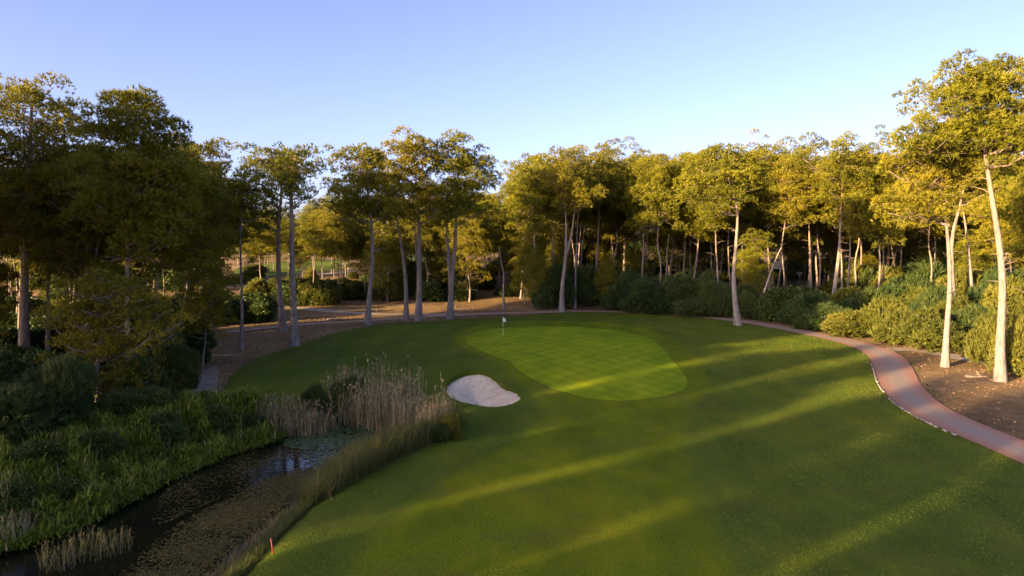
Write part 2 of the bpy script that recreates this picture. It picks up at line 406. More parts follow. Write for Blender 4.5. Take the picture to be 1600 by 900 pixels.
def lawn_tint(x, y): return ss(.45, -.45, sdf(FAIR, x, y))
sheet('lawn', LAWN, .8, .02, M['lawn'], hole=BUNK, tint=lawn_tint, skirt=.5, bstep=.3)
sheet('putting_green', GREEN, .7, .045, M['green'], tint=lambda x, y: ss(0, -3, sdf(GREEN, x, y)), skirt=.03, bstep=.4)
def bunker_z(x, y):
    di = np.clip(-sdf(BUNK, x, y), 0, None)
    c = BUNK.mean(0); an = np.arctan2(y - c[1], x - c[0]); back = ss(-.2, .9, np.sin(an))
    rake = .022 * np.sin(an * 46 + 2 * np.sin(an * 7)) * ss(0, .5, di) * ss(3.0, 1.2, di)
    return h0(x, y) - .18 - .22 * back - .95 * ss(0, 3.4, di) + rake
sheet('bunker_sand', BUNK, .16, 0, M['sand'], zfun=bunker_z, bstep=.2)

def strip(name, P, width, lift, material, nx_=7, kind='structure'):
    P = np.asarray(P, float); Tn = unit(np.gradient(P, axis=0)); Nn = np.column_stack([Tn[:, 1], -Tn[:, 0]])
    wd = np.broadcast_to(width, (len(P),)); s = np.linspace(-.5, .5, nx_)
    q = P[:, None, :] + Nn[:, None, :] * (s[None, :, None] * wd[:, None, None])
    q = q.reshape(-1, 2); z = hgt(q[:, 0], q[:, 1]) + lift
    e = np.tile(np.abs(s) * 2, len(P))
    v = np.column_stack([q, z]); n = len(P); i0 = np.arange(n * nx_).reshape(n, nx_)
    a, b, c, d = i0[:-1, :-1].ravel(), i0[:-1, 1:].ravel(), i0[1:, 1:].ravel(), i0[1:, :-1].ravel()
    mb = MB(); mb.add(v, np.vstack([np.column_stack([a, b, c]), np.column_stack([a, c, d])]), e)
    return tag(link(name, mb.mesh(name, material, True)), kind=kind)
def densify(P, step):
    out = [P[0]]
    for a, b in zip(P[:-1], P[1:]):
        n = max(1, int(np.hypot(*(b - a)) / step)); out += [a + (b - a) * k / n for k in range(1, n + 1)]
    return np.array(out)
PATHD = densify(PATH, .6)
_t = unit(np.gradient(PATHD, axis=0)); NN0 = np.column_stack([_t[:, 1], -_t[:, 0]])
strip('cart_path', PATHD, 3.0 + .5 * ss(28, 46, PATHD[:, 0]) * ss(80, 66, PATHD[:, 1]), .07, M['path'], 9)
strip('dirt_track', densify(smooth_open(W2([(395, 476), (440, 480), (480, 482.5), (520, 487), (580, 491), (650, 492.5), (720, 491)]), 3), .6), 2.6, .05, M['track'], 5)
strip('side_track', densify(smooth_open(W2([(1372, 548), (1415, 546), (1450, 550), (1490, 558), (1540, 568), (1600, 578)]), 3), .6), 2.2, .06, M['track'], 5)
sheet('sandy_patch', smooth_closed(W2([(292, 634), (300, 610), (312, 588), (330, 570), (342, 572), (340, 596), (338, 620), (332, 640)]), 2), .5, .04, M['wornsand'])
far1 = W2([(372, 440), (420, 434), (500, 424), (548, 419), (548, 406), (480, 406), (400, 412), (360, 422)])
sheet('far_fairway', smooth_closed(far1, 2), 3, .05, M['fargrass'])
far2 = W2([(606, 418), (650, 420), (696, 416), (712, 404), (690, 394), (640, 393), (606, 402)])
sheet('far_green', smooth_closed(far2, 2), 3, .06, M['fargrass'])
strip('far_path', densify(smooth_open(W2([(330, 452), (400, 443), (450, 436), (520, 428), (560, 422)]), 3), 2), 2.6, .08, M['track'], 3)
leftlawn = W2([(56, 498), (100, 494), (108, 470), (60, 464)])
sheet('left_lawn', leftlawn, 2, .05, M['fargrass'])
far3 = W2([(1440, 432), (1640, 440), (1640, 418), (1440, 416)])
sheet('right_lawn', far3, 2, .05, M['fargrass'])

plo, phi = POND.min(0) - 3, POND.max(0) + 3
mb = MB(); mb.add([(plo[0], plo[1], WATER), (phi[0], plo[1], WATER), (phi[0], phi[1], WATER), (plo[0], phi[1], WATER)], [(0, 1, 2), (0, 2, 3)])
tag(link('pond_water', mb.mesh('pond_water', M['water'])), kind='structure')

# ---------------------------------------------------------------- foliage builders (numpy)
def blades(mb, P, D, Lg, Wd, tint, r, per=9, spread=.9, m=0):
    """tufts of narrow leaf blades at points P pointing about D"""
    n = len(P); P = np.repeat(P, per, 0); D = np.repeat(D, per, 0); tint = np.repeat(tint, per)
    d = unit(D + r.normal(0, spread, (n * per, 3))); ln = Lg * r.uniform(.6, 1.25, (n * per, 1))
    sdv = unit(np.cross(d, r.normal(0, 1, (n * per, 3)))) * Wd * r.uniform(.7, 1.3, (n * per, 1))
    base = P + d * ln * .06
    v = np.stack([base - sdv, base + sdv, P + d * ln], 1).reshape(-1, 3)
    tc = np.clip(tint + r.normal(0, .10, n * per), 0, 1)
    mb.add(v, np.arange(n * per * 3).reshape(-1, 3), np.repeat(tc, 3), m)
def quads(mb, P, D, Lg, Wd, tint, r, m=0, droop=.25):
    """single broad leaves: a folded diamond of two triangles"""
    n = len(P); d = unit(D); sdv = unit(np.cross(d, r.normal(0, 1, (n, 3)))); ln = Lg * r.uniform(.6, 1.3, (n, 1)); wd = Wd * r.uniform(.7, 1.3, (n, 1))
    mid = P + d * ln * .5; tip = P + d * ln; tip[:, 2] -= ln[:, 0] * droop
    v = np.stack([P, mid + sdv * wd, tip, mid - sdv * wd], 1).reshape(-1, 3)
    i = np.arange(n) * 4; t = np.vstack([np.column_stack([i, i + 1, i + 2]), np.column_stack([i, i + 2, i + 3])])
    mb.add(v, t, np.repeat(np.clip(tint + r.normal(0, .12, n), 0, 1), 4), m)
def arching(mb, P, az, length, width, lean, tint, r, seg=3, droop=1.0, m=0):
    """grass / reed leaves that rise and arch over; vectorised strips"""
    n = len(P); dirh = np.column_stack([np.cos(az), np.sin(az), np.zeros(n)]); sidev = np.column_stack([-np.sin(az), np.cos(az), np.zeros(n)])
    rows = []; pt = P.copy(); ang = lean.copy()
    for k in range(seg + 1):
        wk = width * (1 - .98 * (k / seg) ** 1.4) * .5
        rows.append((pt - sidev * wk[:, None], pt + sidev * wk[:, None]))
        st = length / seg
        pt = pt + dirh * (np.sin(ang) * st)[:, None] + np.array([0, 0, 1.0]) * (np.cos(ang) * st)[:, None]
        ang = ang + droop * r.uniform(.6, 1.3, n) / seg
    V = np.stack([q for rw in rows for q in rw], 1).reshape(-1, 3); o = 2 * (seg + 1); i = np.arange(n) * o; t = []
    for k in range(seg):
        a = i + 2 * k; t += [np.column_stack([a, a + 1, a + 3]), np.column_stack([a, a + 3, a + 2])]
    mb.add(V, np.vstack(t), np.repeat(np.clip(tint, 0, 1), o), m)

# ---------------------------------------------------------------- pines
def bez(a, b, lift, n=6, r=None, wob=.0):
    a, b = np.array(a, float), np.array(b, float); t = np.linspace(0, 1, n)[:, None]
    mid = (a + b) / 2 + np.array([0, 0, lift]); p = (1 - t) ** 2 * a + 2 * t * (1 - t) * mid + t * t * b
    if r is not None: p[1:-1] += r.normal(0, wob, (n - 2, 3))
    return p
def pine(trunks, crowns, r, r0, n_limb=16, clump=1.0, dens=1.0, stubs=6, per=8, limb_obj=True, blade=.38):
    """trunks: list of polylines (local coordinates); crowns: list of (centre, radii) envelopes. returns trunk, limb and crown meshes"""
    tm, cm, limbs = MB(), MB(), []
    dense = []
    for j, tp in enumerate(trunks):
        q = smooth_open(np.asarray(tp, float), 2); s = np.linspace(0, 1, len(q)); rr = (r0[j] if isinstance(r0, (list, tuple)) else r0)
        rad = rr * (1 - .72 * s ** .9)
        if j == 0: rad = rad * (1 + .55 * np.exp(-s * 26))
        tm.tube(q, rad, 9, .5); dense.append((q, rad))
    allq = np.vstack([q for q, _ in dense]); allr = np.concatenate([x for _, x in dense])
    zmin = min([c[2] - e[2] for c, e in crowns] or [allq[:, 2].max()])
    cl_p, cl_r, cl_t = [], [], []
    for c, e in crowns:
        c, e = np.array(c, float), np.array(e, float)
        share = max(3, int(round(1.35 * n_limb * (e[0] * e[1] * e[2]) ** (1 / 3) / sum((q[1][0] * q[1][1] * q[1][2]) ** (1 / 3) for q in crowns))))
        targets = []
        tries = 0
        while len(targets) < share and tries < 900:
            tries += 1
            u = unit(r.normal(0, 1, 3)); rad_ = 1.0 * r.uniform(.3, 1.) ** .5
            if u[2] < -.8: continue
            lump = 1 + .22 * math.sin(u[0] * 3.1 + c[0]) * math.cos(u[1] * 3.7 + c[1] * 2)
            p = c + u * e * rad_ * lump
            if all(np.linalg.norm((p - q) / e) > 1.9 / share ** .45 for q in targets) or tries > 700: targets.append(p)
        for p in targets:
            hd = np.hypot(*(allq[:, :2] - p[:2]).T); want = p[2] - .45 * hd
            k = int(np.argmin(np.abs(allq[:, 2] - want) + .25 * hd + (allq[:, 2] < zmin - 1.5) * 6))
            a = allq[k]; length = np.linalg.norm(p - a)
            lp = bez(a, p, -.10 * length, 7, r, .05 * length ** .5)
            lm = MB(); lm.tube(lp, np.linspace(min(.11, allr[k] * .6), .03, 7), 5, .5)
            nsub = max(3, int(length * .85))
            for i in range(nsub):
                f = r.uniform(.35, 1.0); b0 = lp[min(6, int(f * 6))]
                off = r.normal(0, 1, 3) * np.array([1.35, 1.35, .55]) * clump * (0.5 + .7 * e.mean() / 4); off[2] = off[2] * 1.25 + .1
                e_ = b0 + off
                lm.tube(bez(b0, e_, -.1, 4), np.linspace(.035, .012, 4), 3, .5, cap=False)
                cl_p.append(e_); cl_r.append(clump * r.uniform(.7, 1.3)); cl_t.append(r.normal(.5, .12))
            cl_p.append(p); cl_r.append(clump * r.uniform(1.0, 1.45)); cl_t.append(r.normal(.55, .12))
            limbs.append(lm)
    # bare dead stubs under the crown
    for i in range(stubs):
        q, rad = dense[i % len(dense)]; cand = np.nonzero((q[:, 2] > zmin * .45) & (q[:, 2] < zmin + 2.5))[0]
        if len(cand) == 0: continue
        k = int(r.choice(cand)); az = r.uniform(0, 2 * np.pi); ln = r.uniform(.5, 2.0)
        tm.tube(bez(q[k], q[k] + np.array([math.cos(az) * ln, math.sin(az) * ln, r.uniform(-.1, .5) * ln]), .12, 4, r, .05), np.linspace(.045, .012, 4), 4, .5)
    if cl_p:
        cp, cr, ct = np.array(cl_p), np.array(cl_r), np.array(cl_t)
        cnt = np.maximum(6, (46 * dens * cr ** 2)).astype(int)
        P0, R0, T0 = np.repeat(cp, cnt, 0), np.repeat(cr, cnt), np.repeat(ct, cnt)
        u = unit(r.normal(0, 1, (len(P0), 3))); u[:, 2] = np.where(u[:, 2] < -.25, -u[:, 2], u[:, 2])
        rr = r.uniform(.25, 1., len(P0)) ** .4
        pos_ = P0 + u * (R0 * rr)[:, None] * np.array([1.1, 1.1, .85])
        blades(cm, pos_, u + np.array([0, 0, .45]), blade, .033 * blade / .33, T0, r, per, .62)
    return tm, limbs, cm

GRP = {}
def pine_object(label, group, base, tm, limbs, cm, bark, own_limbs=True, name='pine_tree', needle='needles'):
    root = tag(empty(name, base), label, 'tree', group)
    if not own_limbs:
        for l in limbs:
            for v, t, c, m_ in zip(l.v, l.t, l.c, l.m): pass
            tm.add(np.vstack(l.v), np.vstack(l.t), .5)
    kids = [link('trunk', tm.mesh('trunk', M[bark], True), root)]
    if own_limbs:
        for l in limbs: kids.append(link('limb', l.mesh('limb', M[bark], True), root))
    if cm.n: kids.append(link('crown', cm.mesh('crown', M[needle]), root))
    return root, kids

HERO_AT = []
def hero(label, trunks, crowns, wpx, seed, bark='bark', n_limb=16, clump=1.0, dens=1.0, stubs=6, group=None, flat=.95, y=None, zb=None, name='pine_tree', blade=.38):
    r = np.random.default_rng(seed)
    bx, by = trunks[0][0]
    B = at(bx, by) if y is None else at_y(bx, by, y)
    if y is not None: B[2] = G(B[0], B[1])
    Yp = B[1]; k = Yp / FOC
    tr = []
    for j, tp in enumerate(trunks):
        pts = []
        for i, (px, py) in enumerate(tp):
            p = at_y(px, py, Yp) - B; p[1] += r.normal(0, .12) * (i > 0) * (1 if j == 0 else .3); pts.append(p)
        if j == 0: pts[0] = np.array([0, 0, -.25])
        tr.append(np.array(pts))
    cr = []
    for cdef in crowns:
        cx, cy, rx, ry = cdef[:4]; dy = cdef[4] if len(cdef) > 4 else 0
        p = at_y(cx, cy, Yp) - B; p[1] += dy; cr.append((p, np.array([rx * k, rx * k * flat, ry * k])))
    wl = [q_ * .82 for q_ in (wpx if isinstance(wpx, list) else [wpx] + [wpx * .7] * (len(trunks) - 1))]
    tm, lm, cm = pine(tr, cr, r, [w_ * k / 2 for w_ in wl], n_limb, clump, dens, stubs, blade=blade)
    HERO_AT.append((B[0], B[1]))
    return pine_object(label, group, tuple(B), tm, lm, cm, bark, name=name)

# ---- trees that stand out in the photograph
hero('massive dark pine at the left edge with a thick straight trunk', [[(38, 575), (40, 450), (42, 330), (46, 220), (50, 165)]],
     [(45, 200, 75, 72), (20, 330, 75, 60), (95, 330, 70, 75)], 17, 101, n_limb=30, clump=1.15)
hero('tall dark pine with a bare pole trunk beside the massive left edge pine', [[(75, 560), (73, 470), (72, 400), (90, 300), (105, 230)]],
     [(118, 250, 55, 55), (120, 390, 45, 50)], 8, 102, n_limb=16)
hero('broad pine whose rounded sunlit top stands highest behind the left pond bank', [[(203, 610), (200, 520), (198, 420), (200, 320), (210, 210)]],
     [(217, 205, 56, 50), (190, 300, 75, 70), (255, 330, 55, 75)], 10, 103, n_limb=30, clump=1.05)
hero('dark pine with two grey upright trunks in the left wood', [[(137, 575), (136, 470), (134, 380), (140, 300)], [(137, 470), (150, 400), (160, 330)]],
     [(150, 300, 60, 60), (110, 390, 50, 45)], 11, 104, n_limb=20)
hero('pine whose sloping dark crown ends the left wood against the sky', [[(322, 521), (318, 450), (312, 390), (306, 320), (302, 260)]],
     [(300, 265, 52, 58), (335, 320, 35, 50)], 12, 105, n_limb=20)
hero('twin stemmed pine with orange sunlit bark beside the leafy bush', [[(333, 524), (330, 470), (326, 430), (319, 370), (314, 320)], [(327, 430), (333, 395), (328, 350), (335, 310)]],
     [(325, 330, 45, 40), (365, 345, 38, 40)], 11, 106, n_limb=18)
hero('small crooked pine spreading over the dark bushes by the pond', [[(154, 655), (156, 610), (152, 560), (160, 510), (172, 470), (180, 440)], [(155, 622), (141, 602), (146, 580), (152, 560)]],
     [(160, 545, 55, 26), (205, 590, 42, 18), (165, 465, 62, 36), (235, 500, 50, 40), (110, 490, 40, 30)], [11, 7], 107, n_limb=34, clump=.62, dens=1.5, stubs=10, blade=.26)
hero('slim leaning pine with a dark grey trunk above the green bushes', [[(302, 520), (296, 470), (290, 420), (286, 380), (284, 340)]],
     [(270, 352, 45, 48), (250, 380, 40, 35)], 9, 108, n_limb=14)
hero('thin bare stemmed young pine alone on the dirt at the wood edge', [[(377, 546), (378, 480), (376, 420), (377, 350), (380, 300)]],
     [(384, 315, 32, 42)], 6.5, 109, bark='bark_pale', n_limb=9, clump=.8)
hero('leaning dark trunked pine, left of the close pair on the dirt', [[(444, 518), (437, 470), (434, 400), (436, 340), (441, 300), (438, 262)]],
     [(412, 262, 36, 32), (450, 262, 34, 26), (410, 320, 26, 36)], 12, 110, n_limb=17, clump=.78, dens=.9)
hero('tall pale barked pine, right of the close pair at the lawn edge', [[(460, 541), (459, 480), (456, 400), (456, 330), (454, 280), (462, 240)], [(455, 290), (468, 262), (478, 242)]],
     [(470, 258, 38, 24), (465, 300, 30, 26)], [14, 5], 111, bark='bark_pale', n_limb=12, clump=.7, dens=.8)
hero('pine leaning right with a pale lower trunk, left of the central clump', [[(574, 508), (577, 460), (583, 400), (580, 340), (574, 290), (568, 250)]],
     [(567, 262, 40, 34), (540, 315, 34, 30), (600, 320, 34, 30)], 10, 112, bark='bark_pale', n_limb=22)
hero('pine with a trunk curving left towards its top in the central clump', [[(634, 501), (635, 450), (630, 400), (622, 350), (612, 305)]],
     [(612, 275, 40, 34), (600, 330, 30, 22)], 9, 113, bark='bark_pale', n_limb=16)
hero('straight pale trunked pine in the middle of the central clump', [[(654, 501), (655, 430), (655, 360), (650, 290), (648, 250)], [(656, 440), (649, 380), (648, 320)]],
     [(640, 248, 44, 36), (680, 310, 32, 28)], [11, 6], 114, bark='bark_pale', n_limb=20)
hero('forked twin trunk pine on the right of the central clump', [[(703, 499), (705, 450), (711, 390), (713, 330), (716, 260)], [(704, 455), (701, 400), (697, 350), (702, 300)]],
     [(712, 252, 44, 37), (748, 280, 26, 34), (722, 325, 34, 24)], [11.5, 8], 115, bark='bark_pale', n_limb=26)
hero('dead bare sapling standing alone on the sunny dirt', [[(788, 485), (786, 455), (788, 430), (783, 408), (780, 387)]], [], 4.5, 116, bark='bark', stubs=0, name='dead_tree')
hero('pine with a pale forking trunk right behind the back of the putting green', [[(878, 488), (878, 450), (884, 405), (885, 350), (882, 300)], [(884, 400), (893, 370), (897, 335), (900, 300)]],
     [(885, 270, 40, 36), (905, 310, 30, 24)], [9.5, 6], 117, bark='bark_pale', n_limb=18)
hero('slender pale trunk between the forked pine and the dark bush', [[(898, 482), (899, 440), (901, 390), (903, 330)]], [(908, 272, 36, 38)], 5.5, 118, bark='bark_pale', n_limb=12)
hero('slender straight pine at the gap in the green bushes', [[(930, 476), (932, 420), (935, 370), (936, 310)]], [(942, 275, 38, 42)], 6, 119, n_limb=14)
hero('pine whose pale trunk leans left above the yellow green bush', [[(842, 462), (836, 420), (832, 370), (829, 310)]], [(822, 270, 28, 38), (835, 300, 34, 34)], 7, 120, bark='bark_pale', n_limb=16)
hero('straight pine with a lit patch on its trunk above the hedge', [[(975, 455), (976, 400), (976, 350), (974, 290)]], [(972, 258, 42, 42), (990, 320, 36, 28)], 7, 121, n_limb=20)
hero('tall pine with a bowed pale trunk beside the cart path', [[(1154, 509), (1148, 470), (1146, 430), (1151, 380), (1153, 330), (1144, 288)]],
     [(1130, 262, 46, 36), (1095, 290, 34, 30)], 11.5, 122, bark='bark_pale', n_limb=20)
hero('leaning bare dead stem rising out of the hedge', [[(1184, 492), (1196, 450), (1208, 415), (1221, 386)]], [], 5.5, 123, bark='deadwood', stubs=1, name='dead_tree')
hero('pine with a brightly lit straight trunk and low yellow foliage', [[(1207, 462), (1206, 400), (1204, 350), (1200, 300)]], [(1188, 248, 42, 38), (1225, 350, 30, 32), (1200, 300, 44, 26)], 7, 124, bark='bark_pale', n_limb=22)
hero('pine with a slightly bent pale trunk behind the right bushes', [[(1299, 486), (1304, 440), (1312, 390), (1313, 340), (1316, 290)]], [(1295, 245, 46, 42), (1320, 300, 36, 30)], 9, 125, bark='bark_pale', n_limb=20)
hero('dark straight pine next to the bent pale trunk', [[(1267, 476), (1266, 420), (1266, 370), (1262, 310)]], [(1250, 262, 42, 44)], 7, 126, n_limb=14)
hero('slim pine leaning right behind the sunlit shrubs', [[(1354, 452), (1358, 410), (1367, 365), (1371, 320)]], [(1368, 255, 44, 44), (1350, 300, 34, 26)], 6.5, 127, bark='bark_pale', n_limb=18)
hero('upright bare pine with many broken stubs', [[(1380, 456), (1389, 400), (1388, 345), (1384, 300)]], [(1390, 270, 38, 28)], 6, 128, bark='deadwood', n_limb=8, stubs=16)
hero('bleached dead trunk leaning right beside the stubbed pine', [[(1382, 458), (1390, 430), (1402, 385), (1417, 338)]], [], 6, 129, bark='deadwood', stubs=12, name='dead_tree')
hero('tall pale pine with a curving side arm beside the side track', [[(1477, 573), (1480, 520), (1484, 450), (1483, 390), (1477, 330), (1469, 270)], [(1482, 352), (1462, 347), (1450, 328), (1446, 300)]],
     [(1440, 268, 52, 34), (1480, 240, 40, 30), (1415, 320, 40, 20)], [12, 7], 130, bark='bark_pale', n_limb=26, clump=.8, dens=.85)
hero('thick forked pine right behind the curving arm pine', [[(1491, 492), (1488, 430), (1486, 370), (1499, 325), (1508, 290)]], [(1515, 275, 42, 36)], 11, 131, bark='bark_pale', n_limb=14)
hero('pine leaning left between the two tall foreground pines on the right', [[(1521, 488), (1517, 430), (1509, 360), (1498, 288)]], [(1478, 262, 50, 32), (1530, 320, 40, 22)], 8.5, 132, bark='bark_pale', n_limb=18, clump=.85)
hero('largest pine at the right, its pale trunk leaning left under a broad golden crown', [[(1563, 596), (1563, 530), (1566, 450), (1560, 380), (1549, 290), (1537, 212), (1530, 160)], [(1540, 229), (1510, 228), (1475, 232), (1445, 238)]],
     [(1500, 145, 72, 50), (1455, 215, 52, 32), (1570, 140, 45, 50), (1540, 210, 60, 26), (1590, 210, 45, 50)], [17, 4], 133, bark='bark_pale', n_limb=64, clump=.70, dens=1.75, stubs=10, blade=.29)
hero('pine cut by the right edge of the view behind the largest pine', [[(1582, 478), (1578, 420), (1574, 360), (1572, 300)]], [(1585, 320, 46, 60), (1600, 240, 40, 50)], 8, 134, n_limb=24)
hero('short pale trunk behind the largest right pine', [[(1524, 440), (1525, 400), (1527, 340)]], [(1520, 315, 36, 26)], 6, 135, bark='bark_pale', n_limb=9)

# ---- pine prototypes for the woods behind
def proto(seed, H, cb, wide, bark='bark', lobes=3, nl=24):
    r = np.random.default_rng(seed)
    n = 7; t = np.linspace(0, 1, n)[:, None]
    lean = r.normal(0, .05, 2) * H
    tp = np.column_stack([lean[0] * t[:, 0] ** 1.5, lean[1] * t[:, 0] ** 1.5, t[:, 0] * H * .88 - .2]); tp[1:-1, :2] += r.normal(0, .22, (n - 2, 2))
    cr = []; ch = H * (1 - cb)
    for i in range(lobes):
        f = (i + .5) / lobes; az = r.uniform(0, 6.28); e = wide * (1.0 - .35 * abs(f - .45) * 2)
        cr.append((np.array([lean[0] + math.cos(az) * wide * .45 * (1 - f), lean[1] + math.sin(az) * wide * .45 * (1 - f), H * cb + ch * (.22 + .58 * f)]), np.array([e, e, ch * .25])))
    return pine([tp], cr, r, .17, nl, 1.15, .9 - .22 * (nl > 30), 5, 8)
PROTO = []
for i, (H, cb, wd, bk) in enumerate([(25, .46, 4.0, 'bark'), (26, .50, 3.6, 'bark_pale'), (24, .40, 4.2, 'bark'), (25, .52, 3.8, 'bark_pale'), (23, .46, 3.4, 'bark'), (26, .42, 3.9, 'bark'), (22, .38, 4.0, 'bark'), (24, .5, 4.2, 'bark_pale'),
                                    (22, .16, 4.2, 'bark'), (23, .2, 4.6, 'bark'), (21, .12, 4.4, 'bark')]):
    tm, lm, cm = proto(300 + i, H, cb, wd, bk, 3 + i % 2 + (i > 7), 24 + 10 * (i > 7))
    PROTO.append([None, None, H, (tm, lm, cm, bk)])
def place_pine(k, x, y, H, label, group):
    P = PROTO[k]; loc = (x, y, G(x, y) - .05); sz = H / P[2]; sx = sz * rnd.uniform(.92, 1.08)
    if P[0] is None:
        tm, lm, cm, bk = P[3]; P[0], P[1] = pine_object(label, group, loc, tm, lm, cm, bk, own_limbs=False)
        P[0].scale = (sx, sx, sz); P[0].rotation_euler = (0, 0, rnd.uniform(0, 6.28)); return P[0]
    o = copy_tree(P[0], loc, rnd.uniform(0, 6.28), (sx, sz), P[1]); o['label'] = label; o['group'] = group; return o
PL = list(HERO_AT)
def fill(n, xr, yr, Hr, gap, label, group, test=None, ks=(0, 8)):
    c = 0; tries = 0
    while c < n and tries < n * 60:
        tries += 1
        y = rnd.uniform(*yr); x = rnd.uniform(*xr(y)) if callable(xr) else rnd.uniform(*xr)
        if test and not test(x, y): continue
        if any((x - a) ** 2 + (y - b) ** 2 < gap * gap for a, b in PL): continue
        if sdf(LAWN, np.array([x]), np.array([y]))[0] < 2.5 or sdf(POND, np.array([x]), np.array([y]))[0] < 3: continue
        if np.min(np.hypot(PATHD[:, 0] - x, PATHD[:, 1] - y)) < 3: continue
        PL.append((x, y)); place_pine(rnd.randrange(*ks), x, y, rnd.uniform(*Hr), label, group); c += 1
    return c
PX = lambda x, y: 800 + x / y * FOC
def colx(a, b): return lambda y: ((a - 800) / FOC * y, (b - 800) / FOC * y)
# right hand wood behind the hedge
fill(58, colx(800, 1660), (116, 142), (25, 28.5), 4.6, 'tall pine in the golden topped wood behind the green hedge', 'pines of the wood behind the hedge')
fill(44, colx(800, 1640), (142, 180), (25, 29), 5.5, 'pine standing deep in the shaded wood behind the hedge', 'pines deep in the wood behind the hedge', None, (8, 11))
fill(6, colx(1560, 1760), (75, 112), (20, 24), 6, 'pine beyond the right edge of the shrubs', 'pines at the right edge')
# left wood
fill(22, colx(-60, 330), (66, 100), (20, 23), 5, 'dark pine in the shaded wood on the left of the pond', 'pines of the dark left wood', lambda x, y: not 96 < .8 * y - .6 * x < 113)
fill(28, colx(-60, 400), (105, 160), (17, 21), 6, 'pine further back in the left wood', 'pines at the back of the left wood', lambda x, y: not (330 < PX(x, y) < 420 and y < 150) and .8 * y - .6 * x < 138, (0, 8))
fill(16, colx(-60, 360), (150, 200), (15, 20), 6, 'leafy pine closing the far side of the left wood', 'pines closing the far side of the left wood', None, (8, 11))
fill(16, colx(330, 620), (250, 292), (13, 19), 6, 'pine in the row beyond the far fairway', 'pines beyond the far fairway', None, (8, 11))
fill(15, colx(-40, 320), (62, 100), (9, 14), 4, 'young dark pine with foliage down to the ground in the left wood', 'young pines in the left wood', lambda x, y: .8 * y - .6 * x < 94, (8, 11))
fill(12, colx(800, 1640), (114, 140), (9, 15), 4, 'young pine with low foliage at the edge of the right wood', 'young pines at the edge of the right wood', lambda x, y: PX(x, y) > 1150 or PX(x, y) < 1000, (8, 11))
# middle, beyond the sunny dirt
fill(27, colx(490, 800), (130, 178), (16, 21), 5.5, 'pine on the rising ground behind the sunny dirt', 'pines on the rising ground behind the dirt', None, (4, 11))
fill(14, colx(420, 800), (175, 215), (14, 17), 7, 'distant pine beside the far fairway', 'pines beside the far fairway', lambda x, y: not (395 < PX(x, y) < 545))
fill(12, colx(330, 540), (140, 186), (14, 19), 4.5, 'slim pine on the slope behind the leafy bush and the track', 'slim pines on the slope', lambda x, y: .8 * y - .6 * x > 128, (0, 8))
fill(14, colx(540, 800), (150, 215), (15, 20), 4.5, 'slim pine deep in the shade behind the sunny dirt', 'slim pines behind the sunny dirt', None, (0, 11))
fill(10, colx(330, 480), (186, 236), (14, 18), 6, 'pine in front of the far fairway', 'pines in front of the far fairway', None, (4, 11))
fill(40, colx(-80, 1700), (300, 360), (20, 27), 5, 'far pine in the last line of trees beyond the fairways', 'pines in the last line of trees', None, (8, 11))
print('pines', len(PL))
# wood to the left of the view, whose long shadows lie over the lawn
def sn(s, n): return np.array([-SUN_TO.x, -SUN_TO.y]) * s + np.array([SUN_TO.y, -SUN_TO.x]) * n
def sn_of(x, y): return -(SUN_TO.x * x + SUN_TO.y * y), SUN_TO.y * x - SUN_TO.x * y
def wood(n, srange, nrange, Hr, gap):
    c = tries = 0
    while c < n and tries < n * 50:
        tries += 1
        p = sn(rnd.uniform(*srange), rnd.uniform(*nrange)); x, y = p
        if y > 2 and PX(x, y) > -150: continue
        if any((x - a) ** 2 + (y - b) ** 2 < gap * gap for a, b in PL): continue
        if sdf(LAWN, np.array([x]), np.array([y]))[0] < 3 or sdf(POND, np.array([x]), np.array([y]))[0] < 3: continue
        PL.append((x, y)); place_pine(rnd.randrange(8), x, y, rnd.uniform(*Hr), 'tall pine of the wood left of the pond, outside the view', 'pines outside the view'); c += 1
state = rnd.getstate(); rnd.seed(SEEDROW)
for i, nrow in enumerate((-9, -2.5, 4, 10.3, 16.5, 23.2, 30.8, 37.5, 44)):
    for sq in np.arange(-126 + (i % 2) * 4, -70, 8.0):
        x, y = sn(sq + rnd.uniform(-1.5, 1.5), nrow + rnd.uniform(-.6, .6) * (1.6 if sq > -96 and i > 3 else 1)); H = rnd.uniform(24, 28)
        o = place_pine(rnd.randrange(8), x, y, H, 'tall pine of the wood left of the pond, outside the view', 'pines outside the view')
        o.scale = (o.scale[2] * .52, o.scale[2] * .52, o.scale[2]); PL.append((x, y))
rnd.setstate(state)
wood(34, (-95, 0), (48, 89), (24, 28), 5.5)
wood(12, (-50, -10), (54, 92), (27, 29), 4.5)

